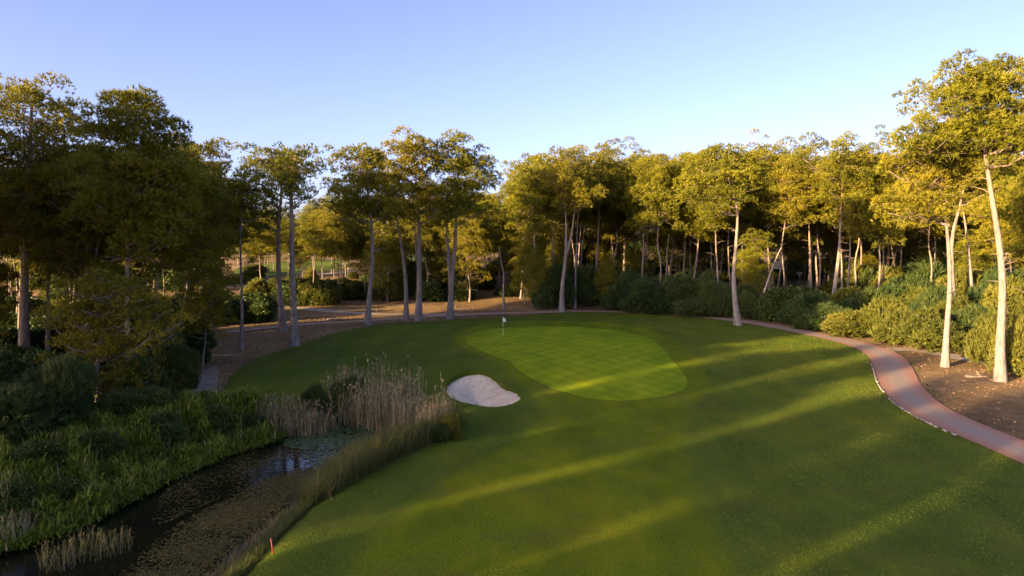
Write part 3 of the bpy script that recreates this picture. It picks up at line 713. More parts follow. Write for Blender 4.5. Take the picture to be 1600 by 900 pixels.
# ---------------------------------------------------------------- shrubs
def shrub(seed, Rx, Hh, kind):
    r = np.random.default_rng(seed); mb = MB(); sm = MB()
    lobes = []
    for i in range(12):
        a = r.uniform(0, 6.28); q = (r.uniform(.35, .75) if i < 6 else r.uniform(0, .6)) * Rx
        lobes.append((np.array([math.cos(a) * q, math.sin(a) * q, Hh * (r.uniform(.12, .3) if i < 6 else r.uniform(.3, .64))]), np.array([Rx * r.uniform(.38, .6)] * 2 + [Hh * r.uniform(.28, .4)])))
    for c, e in lobes:
        n = int(170 * (e[0] * e[0]) ** .5 * 1.2)
        u = unit(r.normal(0, 1, (n, 3))); u[:, 2] = np.where(u[:, 2] < -.4, -u[:, 2], u[:, 2])
        p = c + u * e * (r.uniform(.35, 1, (n, 1)) ** .5) * (1 + .12 * np.sin(u[:, :1] * 7 + u[:, 1:2] * 6)); p[:, 2] = np.maximum(p[:, 2], .08)
        tn = np.full(n, r.normal(.5, .1))
        if kind == 'feather': blades(mb, p, u * .6 + np.array([0, 0, .75]), .42, .035, tn, r, 11, .42)
        elif kind == 'golden': blades(mb, p, u * .8 + np.array([0, 0, .5]), .32, .045, tn, r, 10, .55)
        else:
            k = 8; P = np.repeat(p, k, 0) + r.normal(0, .12, (n * k, 3)); D = np.repeat(u, k, 0) + r.normal(0, .6, (n * k, 3)) + np.array([0, 0, .3])
            quads(mb, P, D, .24, .06, np.repeat(tn, k), r)
    for i in range(8):
        a = r.uniform(0, 6.28); q = r.uniform(.3, .7) * Rx
        sm.tube(bez((0, 0, -.1), (math.cos(a) * q, math.sin(a) * q, Hh * r.uniform(.5, .8)), .3, 5, r, .05), np.linspace(.05, .012, 5), 4, .5)
    return mb, sm
SH = {}
for kind in ('feather', 'golden', 'broad'):
    for i in range(3): SH[kind, i] = [None, None, shrub(500 + i + 10 * len(kind), 2.0, 2.6, kind)]
def bush(kind, x, y, Rx, Hh, label, group=None):
    P = SH[kind, rnd.randrange(3)]; loc = (x, y, G(x, y) - .05); sc = (Rx / 2.0, Hh / 2.6)
    if P[0] is None:
        root = empty('bush', loc, rnd.uniform(0, 6.28)); mb, sm = P[2]
        P[0] = root; P[1] = [link('foliage', mb.mesh('foliage', M[kind]), root), link('stem', sm.mesh('stem', M['bark'], True), root)]
        root.scale = (sc[0], sc[0], sc[1])
    else: root = copy_tree(P[0], loc, rnd.uniform(0, 6.28), sc, P[1])
    for k in ('group',):
        if k in root: del root[k]
    return tag(root, label, 'bush', group)
def bush_px(kind, px, py, wpx, hpx, label, group=None, dy=0):
    if group: wpx *= rnd.uniform(.9, 1.5); hpx *= rnd.uniform(.6, 1.02); px += rnd.uniform(-8, 8); py += 5
    p = at(px, py); k = p[1] / FOC; return bush(kind, p[0], p[1] + dy, wpx * k / 2, hpx * k, label, group)

# hedge behind the path
g = 'bushes of the dark green hedge behind the path'
bush_px('feather', 862, 482, 62, 66, 'dark green bush around the forked pine behind the putting green')
bush_px('feather', 908, 478, 56, 60, 'dark bush between the two slender trunks')
bush_px('golden', 838, 468, 44, 42, 'sunlit yellow green bush left of the forked pine')
for px, py, ww, hh in [(985, 480, 70, 62), (1022, 484, 72, 66), (1058, 484, 66, 58), (1092, 488, 64, 58), (1122, 490, 56, 56), (1005, 470, 60, 66), (1045, 474, 60, 70), (1080, 474, 60, 62), (1115, 478, 60, 56), (1172, 492, 60, 56), (960, 470, 50, 50), (1150, 482, 50, 58)]:
    bush_px('feather', px, py, ww, hh, 'feathery dark green bush in the hedge behind the path', g)
bush_px('broad', 1222, 502, 66, 56, 'broad leaved bush at the foot of the leaning dead stem')
g = 'sunlit feathery shrubs right of the path'
for px, py, ww, hh in [(1262, 505, 62, 58), (1300, 512, 62, 56), (1338, 520, 66, 62), (1376, 524, 70, 70), (1418, 534, 72, 72), (1455, 542, 66, 68), (1285, 490, 60, 56), (1330, 492, 70, 66),
                       (1370, 498, 70, 74), (1412, 500, 74, 80), (1450, 506, 70, 84), (1490, 510, 70, 84), (1400, 470, 70, 66), (1350, 466, 60, 50), (1440, 474, 80, 70), (1500, 480, 80, 72), (1550, 500, 80, 80), (1590, 510, 80, 90),
                       (1310, 470, 60, 52), (1540, 470, 80, 66), (1590, 470, 80, 70), (1240, 488, 56, 58), (1512, 530, 60, 62)]:
    front = py >= 505 and (px, py) not in ((1450, 506), (1490, 510), (1590, 510))
    bush_px(('feather', 'golden', 'golden')[(px // 3) % 3] if px > 1300 else 'feather', px, py, ww, hh, 'feathery shrub in the front row of the sunlit thicket along the path' if front else 'feathery shrub inside the sunlit thicket behind its front row', 'front row of the sunlit thicket' if front else g)
bush_px('golden', 1547, 572, 66, 92, 'tall yellow green shrub in front of the largest pine, half in shade')
bush_px('golden', 1600, 590, 84, 108, 'sunlit golden shrub at the right edge of the view')
bush_px('broad', 1440, 500, 42, 42, 'bright yellow leafy bush amid the feathery shrubs')
bush_px('golden', 1330, 470, 50, 60, 'golden shrub under the slim leaning pine')
# middle dirt
for px, py, ww, hh, kd, lb in [(452, 476, 60, 34, 'broad', 'low dark bush behind the close pair of pines'), (500, 476, 62, 40, 'golden', 'low sunlit bush beside the dirt track'), (535, 468, 56, 36, 'golden', 'yellow bush on the far side of the dirt track'),
                               (486, 450, 24, 32, 'golden', 'small lit sapling bush on the slope'), (560, 466, 30, 26, 'broad', 'small dark green bush below the leaning pine'), (610, 468, 60, 46, 'golden', 'golden bush behind the curving trunk'),
                               (640, 460, 50, 56, 'golden', 'tall dry golden bush behind the central clump'), (672, 470, 44, 32, 'broad', 'dark bush left of the forked twin trunk'), (722, 468, 46, 40, 'broad', 'dark bush right of the forked twin trunk'),
                               (690, 448, 34, 26, 'broad', 'small bush on the dirt bank'), (755, 450, 40, 22, 'broad', 'low scrub on the dirt bank'), (815, 462, 36, 28, 'golden', 'small sunlit bush at the end of the sunny dirt')]:
    bush_px(kd, px, py, ww, hh, lb)
for px, py, ww, hh in [(378, 492, 70, 50), (402, 486, 50, 40), (350, 500, 60, 56), (400, 498, 44, 36)]:
    bush_px('broad', px, py, ww, hh, 'big leafy bush with sunlit top beside the cart path on the left', 'leafy bushes beside the cart path')
for i in range(34):
    y = rnd.uniform(136, 200); x = rnd.uniform(((340 if i % 3 == 0 else 560) - 800) / FOC * y, (830 - 800) / FOC * y)
    bush(('golden', 'broad', 'feather')[i % 3], x, y, rnd.uniform(1.6, 3.2), rnd.uniform(1.5, 4.0), 'bush among the trunks on the rising ground behind the dirt', 'bushes on the rising ground')
# left understorey by the pond
g = 'dark bushes under the left wood'
for px, py, ww, hh in [(20, 690, 150, 130), (80, 680, 120, 120), (120, 672, 90, 90), (10, 640, 140, 90), (60, 630, 130, 80), (190, 655, 90, 90), (232, 640, 84, 90), (105, 620, 90, 70), (150, 610, 80, 60), (-40, 640, 120, 120), (30, 590, 100, 60), (95, 580, 90, 50)]:
    bush_px('feather' if px % 3 else 'broad', px, py, ww, hh, 'dark shaded bush under the left wood above the pond bank', g)
for px, py, ww, hh, lb in [(272, 612, 80, 84, 'blue green feathery bush beside the sandy patch'), (295, 575, 70, 80, 'dark green feathery bush where the lawn meets the wood'), (240, 590, 90, 90, 'dense green bush behind the small crooked pine'), (285, 535, 60, 70, 'feathery bush around the slim leaning pine'), (225, 560, 70, 80, 'tall green bush inside the left wood')]:
    bush_px('feather', px, py, ww, hh, lb)
for px, py, ww, hh in [(170, 560, 80, 100), (130, 545, 60, 60), (210, 530, 70, 90), (255, 520, 70, 90), (310, 505, 50, 50)]:
    bush_px('golden', px, py, ww, hh, 'olive bush lit from behind inside the left wood', 'olive bushes inside the left wood')
for px, py, ww, hh in [(-30, 560, 80, 80), (30, 552, 90, 70), (85, 545, 70, 60), (60, 525, 90, 50), (-10, 520, 80, 60), (120, 520, 70, 60), (20, 500, 70, 40)]:
    bush_px('broad', px, py, ww, hh, 'dark leafy bush between the thick trunks at the left edge', 'leafy bushes at the left edge')
# undergrowth hiding the foot of the right hand wood
for i in range(46):
    y = rnd.uniform(116, 180); x = rnd.uniform((830 - 800) / FOC * y, (1680 - 800) / FOC * y)
    bush(('feather', 'broad')[i % 2], x, y, rnd.uniform(1.8, 3.2), rnd.uniform(1.6, 3.4), 'dark undergrowth bush between trunks of the right wood', 'undergrowth bushes in the right wood')
for i in range(26):
    y = rnd.uniform(110, 150); x = rnd.uniform((-50 - 800) / FOC * y, (330 - 800) / FOC * y)
    bush(('golden', 'broad')[i % 2], x, y, rnd.uniform(1.5, 2.8), rnd.uniform(1.2, 2.6), 'undergrowth bush at the back of the left wood', 'undergrowth bushes in the left wood')
for i in range(44):
    y = rnd.uniform(176, 200); x = rnd.uniform((760 - 800) / FOC * y, (1700 - 800) / FOC * y)
    bush(('feather', 'broad')[i % 2], x, y, rnd.uniform(3, 5), rnd.uniform(4, 8), 'tall dark thicket at the back of the right wood', 'thickets at the back of the right wood')
for i in range(30):
    y = rnd.uniform(150, 175); x = rnd.uniform((-60 - 800) / FOC * y, (340 - 800) / FOC * y)
    bush(('golden', 'broad')[i % 2], x, y, rnd.uniform(3, 5), rnd.uniform(4, 7), 'tall thicket at the back of the left wood', 'thickets at the back of the left wood')
for i in range(110):
    y = rnd.uniform(300, 340) ; x = rnd.uniform((-80 - 800) / FOC * y, (1700 - 800) / FOC * y)
    bush(('broad', 'feather')[i % 2], x, y, rnd.uniform(4, 7), rnd.uniform(4, 8), 'distant scrub at the foot of the last line of trees', 'distant scrub along the last line of trees')

# ---------------------------------------------------------------- pond plants
def inpoly_points(poly, n, r):
    poly = np.asarray(poly, float); lo, hi = poly.min(0), poly.max(0); out = np.zeros((0, 2))
    while len(out) < n:
        q = r.uniform(lo, hi, (n * 2, 2)); out = np.vstack([out, q[sdf(poly, q[:, 0], q[:, 1]) < 0]])
    return out[:n]
def zpoly(pts, z): return np.array([at_z(a, b, z)[:2] for a, b in pts])
r = np.random.default_rng(42)
# leafy bank on the far side of the pond
bank = smooth_closed(zpoly([(-200, 760), (0, 712), (130, 690), (240, 664), (300, 650), (370, 650), (440, 655), (452, 668), (430, 686), (365, 702), (290, 732), (200, 778), (110, 825), (0, 856), (-200, 905)], -1.1), 2)
q = inpoly_points(bank, 8200, r); z = np.maximum(hgt(q[:, 0], q[:, 1]), WATER)
swell = .66 + .40 * np.sin(q[:, 0] * 1.1 + 1.7 * np.sin(q[:, 1] * .7)) * np.cos(q[:, 1] * 1.0 + q[:, 0] * .4) + .2 * np.sin(q[:, 0] * 2.7 + q[:, 1] * 2.1)
swell *= ss(0, 1.2, -sdf(bank, q[:, 0], q[:, 1])) * .75 + .25
k = 9; P = np.repeat(np.column_stack([q, z]), k, 0) + r.normal(0, .16, (len(q) * k, 3)) * np.array([1, 1, 0]); sw = np.repeat(swell, k)
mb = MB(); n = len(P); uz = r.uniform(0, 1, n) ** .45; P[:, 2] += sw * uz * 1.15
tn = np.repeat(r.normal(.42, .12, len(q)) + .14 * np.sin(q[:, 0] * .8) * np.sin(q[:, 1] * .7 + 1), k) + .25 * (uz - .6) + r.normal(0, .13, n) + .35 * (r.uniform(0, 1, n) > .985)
arching(mb, P, r.uniform(0, 6.28, n), r.uniform(.15, .75, n), r.uniform(.03, .11, n), r.uniform(.2, 1.2, n), tn, r, 2, 1.5)
tag(link('bank_plants', mb.mesh('bank_plants', M['bankleaf'])), 'dense mass of green arching leaves along the far pond bank', 'bank plants', kind='stuff')

def reed_stand(name, poly, n, hr, label, dry=.6, zf=None, seed=1, plume=True, leafn=3, pdens=None):
    r = np.random.default_rng(seed); q = inpoly_points(poly, n, r)
    if pdens is not None: q = q[pdens(q[:, 0], q[:, 1], r)]
    z = np.maximum(hgt(q[:, 0], q[:, 1]), WATER - .1); n = len(q); hts = r.uniform(*hr, n) * (.82 + .25 * np.sin(q[:, 0] * 1.1) * np.cos(q[:, 1] * .9)); mb = MB()
    az = r.uniform(0, 6.28, n); ln = np.abs(r.normal(0, .10, n)); tn = np.clip(r.normal(dry, .2, n), 0, 1)
    P = np.column_stack([q, z]); arching(mb, P, az, hts, np.full(n, .042), ln, tn, r, 3, .22)
    top = P + np.column_stack([np.cos(az) * np.sin(ln + .08) * hts, np.sin(az) * np.sin(ln + .08) * hts, hts * np.cos(ln + .1)])
    for j in range(leafn):
        f = r.uniform(.25, .9, n); LP = P + (top - P) * f[:, None]
        arching(mb, LP, r.uniform(0, 6.28, n), hts * r.uniform(.14, .3, n), r.uniform(.02, .045, n), r.uniform(.2, .8, n), np.clip(tn + r.normal(-.12, .18, n), 0, 1), r, 2, 1.2)
    if plume:
        kk = r.uniform(0, 1, n) < .16; m_ = int(kk.sum())
        blades(mb, np.repeat(top[kk], 3, 0) - np.array([0, 0, .1]), np.tile([0, 0, 1.0], (m_ * 3, 1)), .30, .016, np.full(m_ * 3, min(1, dry + .22)), r, 3, .3)
    return tag(link(name, mb.mesh(name, M['reed'])), label, 'reeds', kind='stuff')
ZB = -1.2
reed_stand('dry_reeds', smooth_closed(zpoly([(520, 655), (505, 645), (540, 636), (590, 632), (640, 640), (672, 652), (650, 680), (606, 676), (560, 664)], ZB), 2), 1500, (1.9, 3.9), 'tall stand of dry beige reeds between the pond and the bunker', .62, seed=5)
reed_stand('sunlit_reeds', smooth_closed(zpoly([(640, 690), (660, 668), (690, 655), (712, 668), (706, 690), (670, 705)], -.9), 2), 420, (1.5, 3.3), 'looser reeds catching the sun left of the bunker', .5, seed=6)
reed_stand('low_reeds', smooth_closed(zpoly([(395, 662), (450, 655), (500, 652), (535, 662), (520, 672), (470, 676), (410, 684)], ZB), 2), 700, (1.1, 2.3), 'low mixed dry reeds along the far end of the pond', .52, seed=7)
reed_stand('sparse_reeds', smooth_closed(zpoly([(60, 872), (110, 858), (170, 848), (205, 846), (214, 862), (160, 876), (110, 890), (60, 905)], WATER), 2), 260, (.7, 1.6), 'sparse green and straw reeds standing in the near pond', .2, seed=8, plume=False)
for px, py, ww, hh, kd, lb in [(545, 658, 76, 66, 'broad', 'dark green bush growing inside the dry reeds'), (495, 640, 50, 40, 'broad', 'dark green bush at the left end of the reeds'), (705, 684, 44, 42, 'golden', 'low green bush at the lawn edge below the bunker'), (690, 690, 40, 30, 'broad', 'low dark bush at the foot of the sunlit reeds')]:
    bush_px(kd, px, py, ww, hh, lb)

# long grass on the near bank
def grass_bank(name, poly, n, lr, label, tint=.45, seed=3, k=9, wr=(.014, .035), lean=(.05, .75), droop=1.1):
    r = np.random.default_rng(seed); q = inpoly_points(poly, n, r); z = np.maximum(hgt(q[:, 0], q[:, 1]), WATER)
    P = np.column_stack([q, z]); P = np.repeat(P, k, 0) + r.normal(0, .10, (n * k, 3)) * np.array([1, 1, 0]); m_ = n * k; mb = MB()
    base = np.repeat(r.uniform(.6, 1.1, n), k)
    arching(mb, P, r.uniform(0, 6.28, m_), base * r.uniform(lr[0], lr[1], m_), r.uniform(*wr, m_), r.uniform(lean[0], lean[1], m_), np.repeat(r.normal(tint, .16, n), k) + r.normal(0, .12, m_), r, 3, droop)
    return tag(link(name, mb.mesh(name, M['longgrass'])), label, 'grass', kind='stuff')
grass_bank('bank_grass', smooth_closed(zpoly([(472, 800), (470, 770), (498, 742), (540, 718), (590, 700), (640, 690), (700, 684), (722, 668), (712, 690), (690, 706), (640, 730), (562, 772), (500, 806)], -.8), 2), 2600, (.8, 1.9), 'tall arching green and straw grass along the near pond bank', .5, 11, lean=(.0, .55), droop=.9)
grass_bank('edge_grass', smooth_closed(zpoly([(318, 960), (362, 898), (418, 842), (466, 796), (500, 786), (462, 828), (408, 880), (345, 955)], -.8), 2), 2600, (.25, .65), 'rough green grass on the bank beside the near lawn edge', .42, 12)
grass_bank('dry_fringe', smooth_closed(zpoly([(270, 945), (335, 893), (398, 836), (458, 788), (474, 794), (412, 846), (362, 896), (300, 955)], -1.35), 2), 420, (.25, .7), 'dry straw grass at the waterline of the near bank', .78, 13, k=7)
grass_bank('reed_foot_grass', smooth_closed(zpoly([(600, 672), (640, 668), (680, 676), (660, 700), (600, 700)], -1.1), 2), 600, (.7, 1.5), 'straw coloured broken grass at the foot of the reeds', .72, 14)

# other plants mixed into the bank, turf, litter
for px, py, ww, hh, lb in [(60, 735, 80, 46, 'round leafy bush at the left edge of the pond bank plants'), (150, 712, 66, 40, 'small round bush on top of the pond bank beside the dark bushes'), (248, 684, 70, 42, 'leafy bush on the pond bank in front of the blue green bush'),
                          (335, 668, 56, 34, 'low bush on the pond bank below the sandy patch'), (110, 790, 70, 40, 'low dark bush on the pond bank above the sparse reeds'), (15, 800, 76, 50, 'dark bush at the lower left edge of the pond bank'), (395, 676, 44, 30, 'small bush on the pond bank beside the low reeds')]:
    bush_px('broad', px, py, ww, hh, lb)
reed_stand('dead_stems', smooth_closed(zpoly([(-20, 800), (30, 790), (70, 800), (60, 826), (20, 845), (-20, 850)], -1.0), 2), 240, (.9, 1.9), 'grey dead stems at the left edge of the pond bank', .8, seed=9, plume=False, leafn=4)
reed_stand('bank_stems', bank, 420, (1.0, 2.1), 'thin dry stems rising out of the pond bank plants', .55, seed=10, plume=False, leafn=3)
def scatter(poly, n, seed, keep): 
    r = np.random.default_rng(seed); q = inpoly_points(poly, n, r); return q[keep(q[:, 0], q[:, 1])], r
near = np.array([(-16, 21), (24, 21), (40, 40), (46, 62), (44, 80), (30, 98), (-10, 100), (-34, 80), (-34, 55), (-14, 45)])
q, r = scatter(near, 52000, 31, lambda x, y: (sdf(LAWN, x, y) < -.1) & (sdf(FAIR, x, y) > .2) & (sdf(GREEN, x, y) > 0) & (sdf(BUNK, x, y) > .1))
n = len(q); mb = MB(); blades(mb, np.column_stack([q, hgt(q[:, 0], q[:, 1]) + .02]), np.tile([0, 0, 1.0], (n, 1)), .085, .016, np.full(n, .5) + .3 * np.sin(q[:, 0] * .5) * np.sin(q[:, 1] * .4), r, 4, .45)
tag(link('rough_grass', mb.mesh('rough_grass', M['turf'])), 'short rough grass around the fairway and the putting green', 'grass', kind='stuff')
q, r = scatter(np.array([(20, 30), (60, 30), (75, 120), (-70, 150), (-60, 60), (-22, 55), (-20, 85), (10, 108), (40, 95), (40, 70)]), 30000, 32, lambda x, y: (sdf(LAWN, x, y) > .1) & (sdf(POND, x, y) > 4))
dp = np.array([np.min(np.hypot(PATHD[:, 0] - a, PATHD[:, 1] - b)) for a, b in q]); q = q[(dp > 1.5) & ((dp > 2.2) | (r.uniform(0, 1, len(q)) < .6))]
n = len(q); mb = MB(); dd = r.normal(0, 1, (n, 3)) * np.array([1, 1, .12])
quads(mb, np.column_stack([q, hgt(q[:, 0], q[:, 1]) + .03]), dd, .26, .035, r.uniform(0, 1, n), r, droop=.0)
tag(link('pine_litter', mb.mesh('pine_litter', M['litter'])), 'fallen needles, cones and twigs scattered over the bare ground', 'litter', kind='stuff')
eq = []
for Lp in (LAWN, PATHD + NN0 * 1.9, PATHD - NN0 * 1.9):
    d_ = densify(np.asarray(Lp), .12); eq.append(d_ + r.normal(0, .16, d_.shape))
q = np.vstack(eq); dp = np.array([np.min(np.hypot(PATHD[:, 0] - a, PATHD[:, 1] - b)) for a, b in q]); q = q[(q[:, 1] > 20) & (q[:, 1] < 125) & (dp > 1.62)]
q = q[r.uniform(0, 1, len(q)) < .25 + .75 * (np.sin(q[:, 0] * 1.7) * np.sin(q[:, 1] * 1.3) > .1)]
n = len(q); mb = MB(); blades(mb, np.column_stack([q, hgt(q[:, 0], q[:, 1]) + .01]), np.tile([0, 0, 1.0], (n, 1)), .17, .016, r.uniform(.2, .9, n), r, 6, .5)
tag(link('edge_tufts', mb.mesh('edge_tufts', M['longgrass'])), 'ragged grass tufts along the edges of the lawn and the path', 'grass', kind='stuff')

# floating weed and lily pads
def floating(name, poly, n, size, matname, label, cat, seed, sides=6, prob=None, lift=.012):
    r = np.random.default_rng(seed); q = inpoly_points(poly, n, r)
    if prob is not None: q = q[r.uniform(0, 1, len(q)) < prob(q[:, 0], q[:, 1])]
    n = len(q); mb = MB(); a = np.linspace(0, 2 * np.pi, sides, endpoint=False)
    rad = size * r.uniform(.5, 1.4, n); ph = r.uniform(0, 6.28, n); asp = r.uniform(.55, 1., n)
    rr = rad[:, None] * r.uniform(.8, 1.15, (n, sides)); x = np.cos(a)[None] * rr; y = np.sin(a)[None] * rr * asp[:, None]
    X_ = q[:, :1] + x * np.cos(ph)[:, None] - y * np.sin(ph)[:, None]; Y_ = q[:, 1:] + x * np.sin(ph)[:, None] + y * np.cos(ph)[:, None]
    Z_ = WATER + lift + r.uniform(0, .02, (n, 1)) + r.uniform(0, size * .22, (n, sides))
    V = np.stack([X_, Y_, Z_], 2).reshape(-1, 3); i = np.arange(n) * sides
    t = [np.column_stack([i, i + j, i + j + 1]) for j in range(1, sides - 1)]
    mb.add(V, np.vstack(t), np.repeat(np.clip(r.normal(.5, .22, n), 0, 1), sides))
    return tag(link(name, mb.mesh(name, M[matname])), label, cat, kind='stuff')
def wprob(x, y):
    s = .5 + .5 * np.sin(x * .8 + y * .5 + 1.6 * np.sin(y * .45) + 1.3 * np.sin(x * .6)) * np.sin(y * 1.3 - x * .4)
    return (.25 + .75 * s) * ss(0, 1.6, -sdf(weedp, x, y))
weedp = smooth_closed(zpoly([(60, 960), (180, 900), (230, 850), (300, 800), (370, 765), (440, 735), (500, 725), (520, 740), (480, 775), (462, 800), (400, 840), (335, 900), (290, 960)], WATER), 2)
floating('pond_weed', weedp, 60000, .055, 'weed', 'brown and olive floating weed covering the near half of the pond', 'pond weed', 21, 5, wprob)
floating('sparse_weed', smooth_closed(zpoly([(300, 730), (400, 702), (470, 690), (560, 690), (520, 725), (440, 740), (370, 768), (300, 800), (230, 830), (250, 770)], WATER), 2), 17000, .05, 'weed', 'thin patches of weed on the dark open water', 'pond weed', 22, 5, lambda x, y: .25 + .25 * np.sin(x * 1.3) * np.sin(y * .9))
floating('lily_pads', smooth_closed(zpoly([(440, 690), (480, 674), (540, 660), (600, 668), (610, 684), (560, 700), (500, 704), (450, 700)], WATER), 2), 900, .19, 'lily', 'green lily pads at the far end of the pond', 'lily pads', 23, 9)
floating('pale_pads', smooth_closed(zpoly([(470, 720), (480, 692), (520, 676), (556, 690), (560, 712), (520, 740)], WATER), 2), 700, .10, 'lily', 'small floating leaves scattered on the shining water', 'lily pads', 24, 7)

# ---------------------------------------------------------------- small things
fb = at(786, 527); fk = fb[1] / FOC
fr = tag(empty('flagstick', tuple(fb + np.array([0, 0, .04]))), 'white golf flag on its pole at the back left of the putting green', 'flag')
mb = MB(); mb.tube([(0, 0, 0), (0, 0, 1.1), (0, 0, 2.12)], .018, 8); mb.box((-.024, -.024, 2.12), (.024, .024, 2.18)); link('pole', mb.mesh('pole', M['polewhite'], True), fr)
mb = MB(); mb.tube([(0, 0, .95), (0, 0, 1.15)], .022, 8); mb.tube([(0, 0, 0), (0, 0, .18)], .022, 8); link('band', mb.mesh('band', M['black'], True), fr)
mb = MB(); V = []; T = []
for i in range(7):
    for j in range(5):
        u, v = i / 6, j / 4; V.append((.02 + u * .28, .05 * math.sin(u * 7 + v * 2) * u, 2.08 - v * .36 + u * .03 - .14 * u * u))
for i in range(6):
    for j in range(4):
        a = i * 5 + j; T += [(a, a + 5, a + 6), (a, a + 6, a + 1)]
V = np.array(V); back = V + np.array([0, .012, 0])
mb.add(np.vstack([V, back]), T + [(c + 35, b + 35, a + 35) for a, b, c in T]); fl = link('flag', mb.mesh('flag', M['white']), fr)
mb = MB(); ring = [(.14 + .06 * math.cos(a), -.035, 1.87 + .06 * math.sin(a)) for a in np.linspace(0, 6.28, 11)]
mb.tube(ring, .014, 4, cap=False); mb.tube([(.09, -.038, 1.81), (.14, -.04, 1.88), (.20, -.04, 1.93)], .014, 4); link('emblem', mb.mesh('emblem', M['mark']), fl)
mb = MB()
for i in range(20):
    a, b_ = i * 2 * math.pi / 20, (i + 1) * 2 * math.pi / 20
    mb.add([(.054 * math.cos(a), .054 * math.sin(a), .014), (.054 * math.cos(b_), .054 * math.sin(b_), .014), (0, 0, .008)], [(0, 1, 2)])
link('hole', mb.mesh('hole', M['black']), fr)

sp = at(427, 865)
st = tag(empty('hazard_stake', tuple(sp)), 'short red stake leaning at the lawn edge above the pond', 'stake')
mb = MB(); mb.tube([(0, 0, -.1), (-.03, 0, .25), (-.07, 0, .55)], [.032, .032, .030], 6); link('post', mb.mesh('post', M['red'], False), st)
mb = MB(); mb.tube([(-.07, 0, .55), (-.077, 0, .60), (-.08, 0, .62)], [.034, .03, .012], 6); link('cap', mb.mesh('cap', M['red'], True), st)

# kerb along the left side of the path: low white blocks
kb = tag(empty('path_kerb', (0, 0, 0)), 'weathered white kerb of low blocks along the left edge of the path bend', 'kerb')
TT = unit(np.gradient(PATHD, axis=0)); NN = np.column_stack([TT[:, 1], -TT[:, 0]])
wid = 3.0 + .5 * ss(28, 46, PATHD[:, 0]) * ss(80, 66, PATHD[:, 1])
ed = PATHD - NN * (wid / 2 + .10)[:, None]
if sdf(LAWN, ed[len(ed) - 40:, 0], ed[len(ed) - 40:, 1]).mean() > 0: ed = PATHD + NN * (wid / 2 + .10)[:, None]
ppx = np.array([800 + FOC * q[0] / q[1] for q in ed]); 
sel = [i for i in range(1, len(ed) - 1) if ed[i][1] < 80 and 1366 < ppx[i] < 1502]
for i in sel:
    if rnd.random() < .08: continue
    a, b_ = ed[i], ed[i + 1]; dd = b_ - a; ln = float(np.hypot(*dd))
    mb = MB(); hgt_ = rnd.uniform(.05, .10); mb.box((-ln * .49, -.06, -.12), (ln * .49, .06, hgt_))
    v = mb.v[0]; v += np.random.default_rng(i).normal(0, .012, v.shape).astype(np.float32)
    o = link('kerb_block', mb.mesh('kerb_block', M['kerb']), kb, (float((a + b_)[0] / 2), float((a + b_)[1] / 2), G(*((a + b_) / 2)) + .03)); o.rotation_euler = (0, rnd.uniform(-.03, .03), math.atan2(dd[1], dd[0]) + rnd.uniform(-.06, .06))

def log(px, py, ln, rad, ang, label):
    p = at(px, py); mb = MB(); rr = np.random.default_rng(int(px)); c_, s_ = math.cos(ang), math.sin(ang)
    pts = [(c_ * ln * (t - .5), s_ * ln * (t - .5), rad * .8 + rr.normal(0, .03)) for t in np.linspace(0, 1, 6)]
    mb.tube(pts, np.linspace(rad, rad * .6, 6), 7); a = np.array(pts[3])
    mb.tube([a, a + np.array([.3 * s_, .4 * c_, .25]), a + np.array([.5 * s_, .7 * c_, .4])], [rad * .5, rad * .35, rad * .15], 5)
    tag(link('fallen_branch', mb.mesh('fallen_branch', M['deadwood'], True), None, tuple(p)), label, 'branch')
log(524, 500, 2.4, .14, .2, 'dark fallen branch lying beside the cart path')
log(1528, 590, 2.2, .12, .1, 'pale fallen log on the brown dirt by the largest pine')
log(352, 556, 2.6, .10, .3, 'thin fallen branch at the top of the sandy patch')

# ---------------------------------------------------------------- leave out background plants that nothing shows of; name the rest by their place
for px, y, H, k in [(392, 178, 13, 8), (428, 205, 14, 9), (470, 172, 12, 10), (505, 214, 14, 8), (538, 188, 13, 9)]:
    place_pine(k, (px - 800) / FOC * y, y, H, 'low crowned pine in the gap behind the close pair of pines', 'low crowned pines in the left gap')
UNSEEN = ['pine_tree.' + q for q in ('034 037 039 052 057 059 077 093 094 111 113 129 138 149 157 158 167 168 169 170 171 172 174 177 179 180 181 183 186 189 191 192 195 196 198 199 218 '
          '238 243 245 247 248 249 250 252 253 255 256 273 275 276 277 278 281 288 291 293 294 295 296 297 298 299 300 301 302 303 304 305 306 307 309 310 311 '
          '312 313 315 316 317 319 320 321 322 323 324 325 326 327 328 329 330 331 332 ').split()] + ['bush.' + q for q in ('022 064 066 072 073 081 112 122 124 125 126 127 128 130 131 132 133 135 136 137 138 139 141 143 145 147 148 149 150 151 153 154 155 156 159 160 161 '
          '163 165 166 167 170 173 174 175 176 177 178 179 180 184 185 188 189 191 194 195 200 202 203 204 206 207 211 212 214 217 218 219 220 221 222 224 227 '
          '229 230 232 233 240 243 244 245 247 253 254 257 259 263 264 266 267 268 270 271 273 274 275 276 277 278 279 281 282 284 285 286 287 288 289 290 292 '
          '293 294 295 296 297 298 299 300 301 302 303 304 305 306 307 309 310 311 312 313 314 316 317 318 319 320 322 323 324 326 327 328 329 330 332 333 334 '
          '336 337 338 339 340 341 342 343 344 345 346 347 348 349 350 352 353 354 355 356 357 358 360 362 363 364 365 366 367 368 369 370 372 373 374 375 376 '
          '377 ').split()]
gone = 0
for nm in UNSEEN:
    o = bpy.data.objects.get(nm)
    if o is not None and o.parent is None:
        for ch in list(o.children): bpy.data.objects.remove(ch)
        bpy.data.objects.remove(o); gone += 1
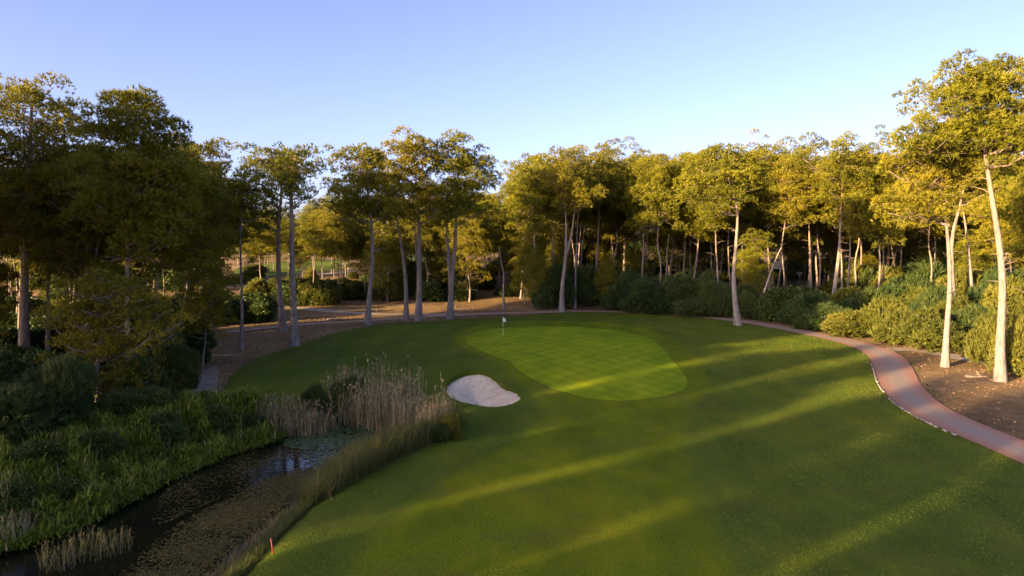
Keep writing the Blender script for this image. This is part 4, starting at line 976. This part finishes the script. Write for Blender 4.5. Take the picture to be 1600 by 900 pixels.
ORD = 'leftmost second third fourth fifth sixth seventh eighth ninth tenth eleventh twelfth thirteenth fourteenth fifteenth sixteenth seventeenth eighteenth nineteenth twentieth'.split()
for grp in ('front row of the sunlit thicket', 'leafy bushes at the left edge', 'bushes of the dark green hedge behind the path', 'dark bushes under the left wood', 'young pines in the left wood', 'young pines at the edge of the right wood', 'leafy bushes beside the cart path', 'olive bushes inside the left wood',
            'pines at the right edge', 'slim pines on the slope', 'pines in front of the far fairway', 'pines of the dark left wood', 'pines at the back of the left wood', 'pines beyond the far fairway', 'slim pines behind the sunny dirt', 'sunlit feathery shrubs right of the path',
            'pines closing the far side of the left wood', 'pines beside the far fairway', 'pines in the last line of trees'):
    ms = sorted((o for o in C.objects if o.get('group') == grp), key=lambda o: PX(o.location.x, o.location.y))
    if len(ms) > 20: continue
    for k, o in enumerate(ms): o['label'] = (ORD[k] + ' ' if k == 0 else ORD[k] + ' from left, ') + o['label']
RZ = [(-999, ', left of the bowed pale trunk'), (1150, ', between the bowed trunk and the bleached one'), (1400, ', right of the bleached dead trunk')]
MZ = [(-999, ', left of the central clump'), (560, ', behind the central clump'), (735, ', right of the central clump')]
for grp, zz, base in (('pines of the wood behind the hedge', RZ, 'tall golden topped pine behind the hedge'), ('pines deep in the wood behind the hedge', RZ, 'pine deep in the shaded wood'), ('thickets at the back of the right wood', RZ, 'dark thicket at the back of the wood'),
                      ('undergrowth bushes in the right wood', RZ, 'dark undergrowth bush between the trunks'), ('pines on the rising ground behind the dirt', MZ, 'pine on the rising ground behind the sunny dirt'), ('bushes on the rising ground', MZ, 'bush on the rising ground behind the sunny dirt')):
    for o in C.objects:
        if o.get('group') == grp:
            z_ = [q for a, q in zz if PX(o.location.x, o.location.y) >= a][-1]; o['label'] = base + z_
for o in C.objects:
    for a, q in RZ + MZ:
        if o.get('group') and str(o.get('label', '')).endswith(q): o['group'] = o['group'] + q
print('left out', gone)

print('TRIS', sum(len(m.polygons) for m in bpy.data.meshes), {k: sum(len(m.polygons) for m in bpy.data.meshes if m.name.split('.')[0]==k) for k in ('crown','limb','trunk','foliage','bank_plants','ground','lawn','pond_weed')})
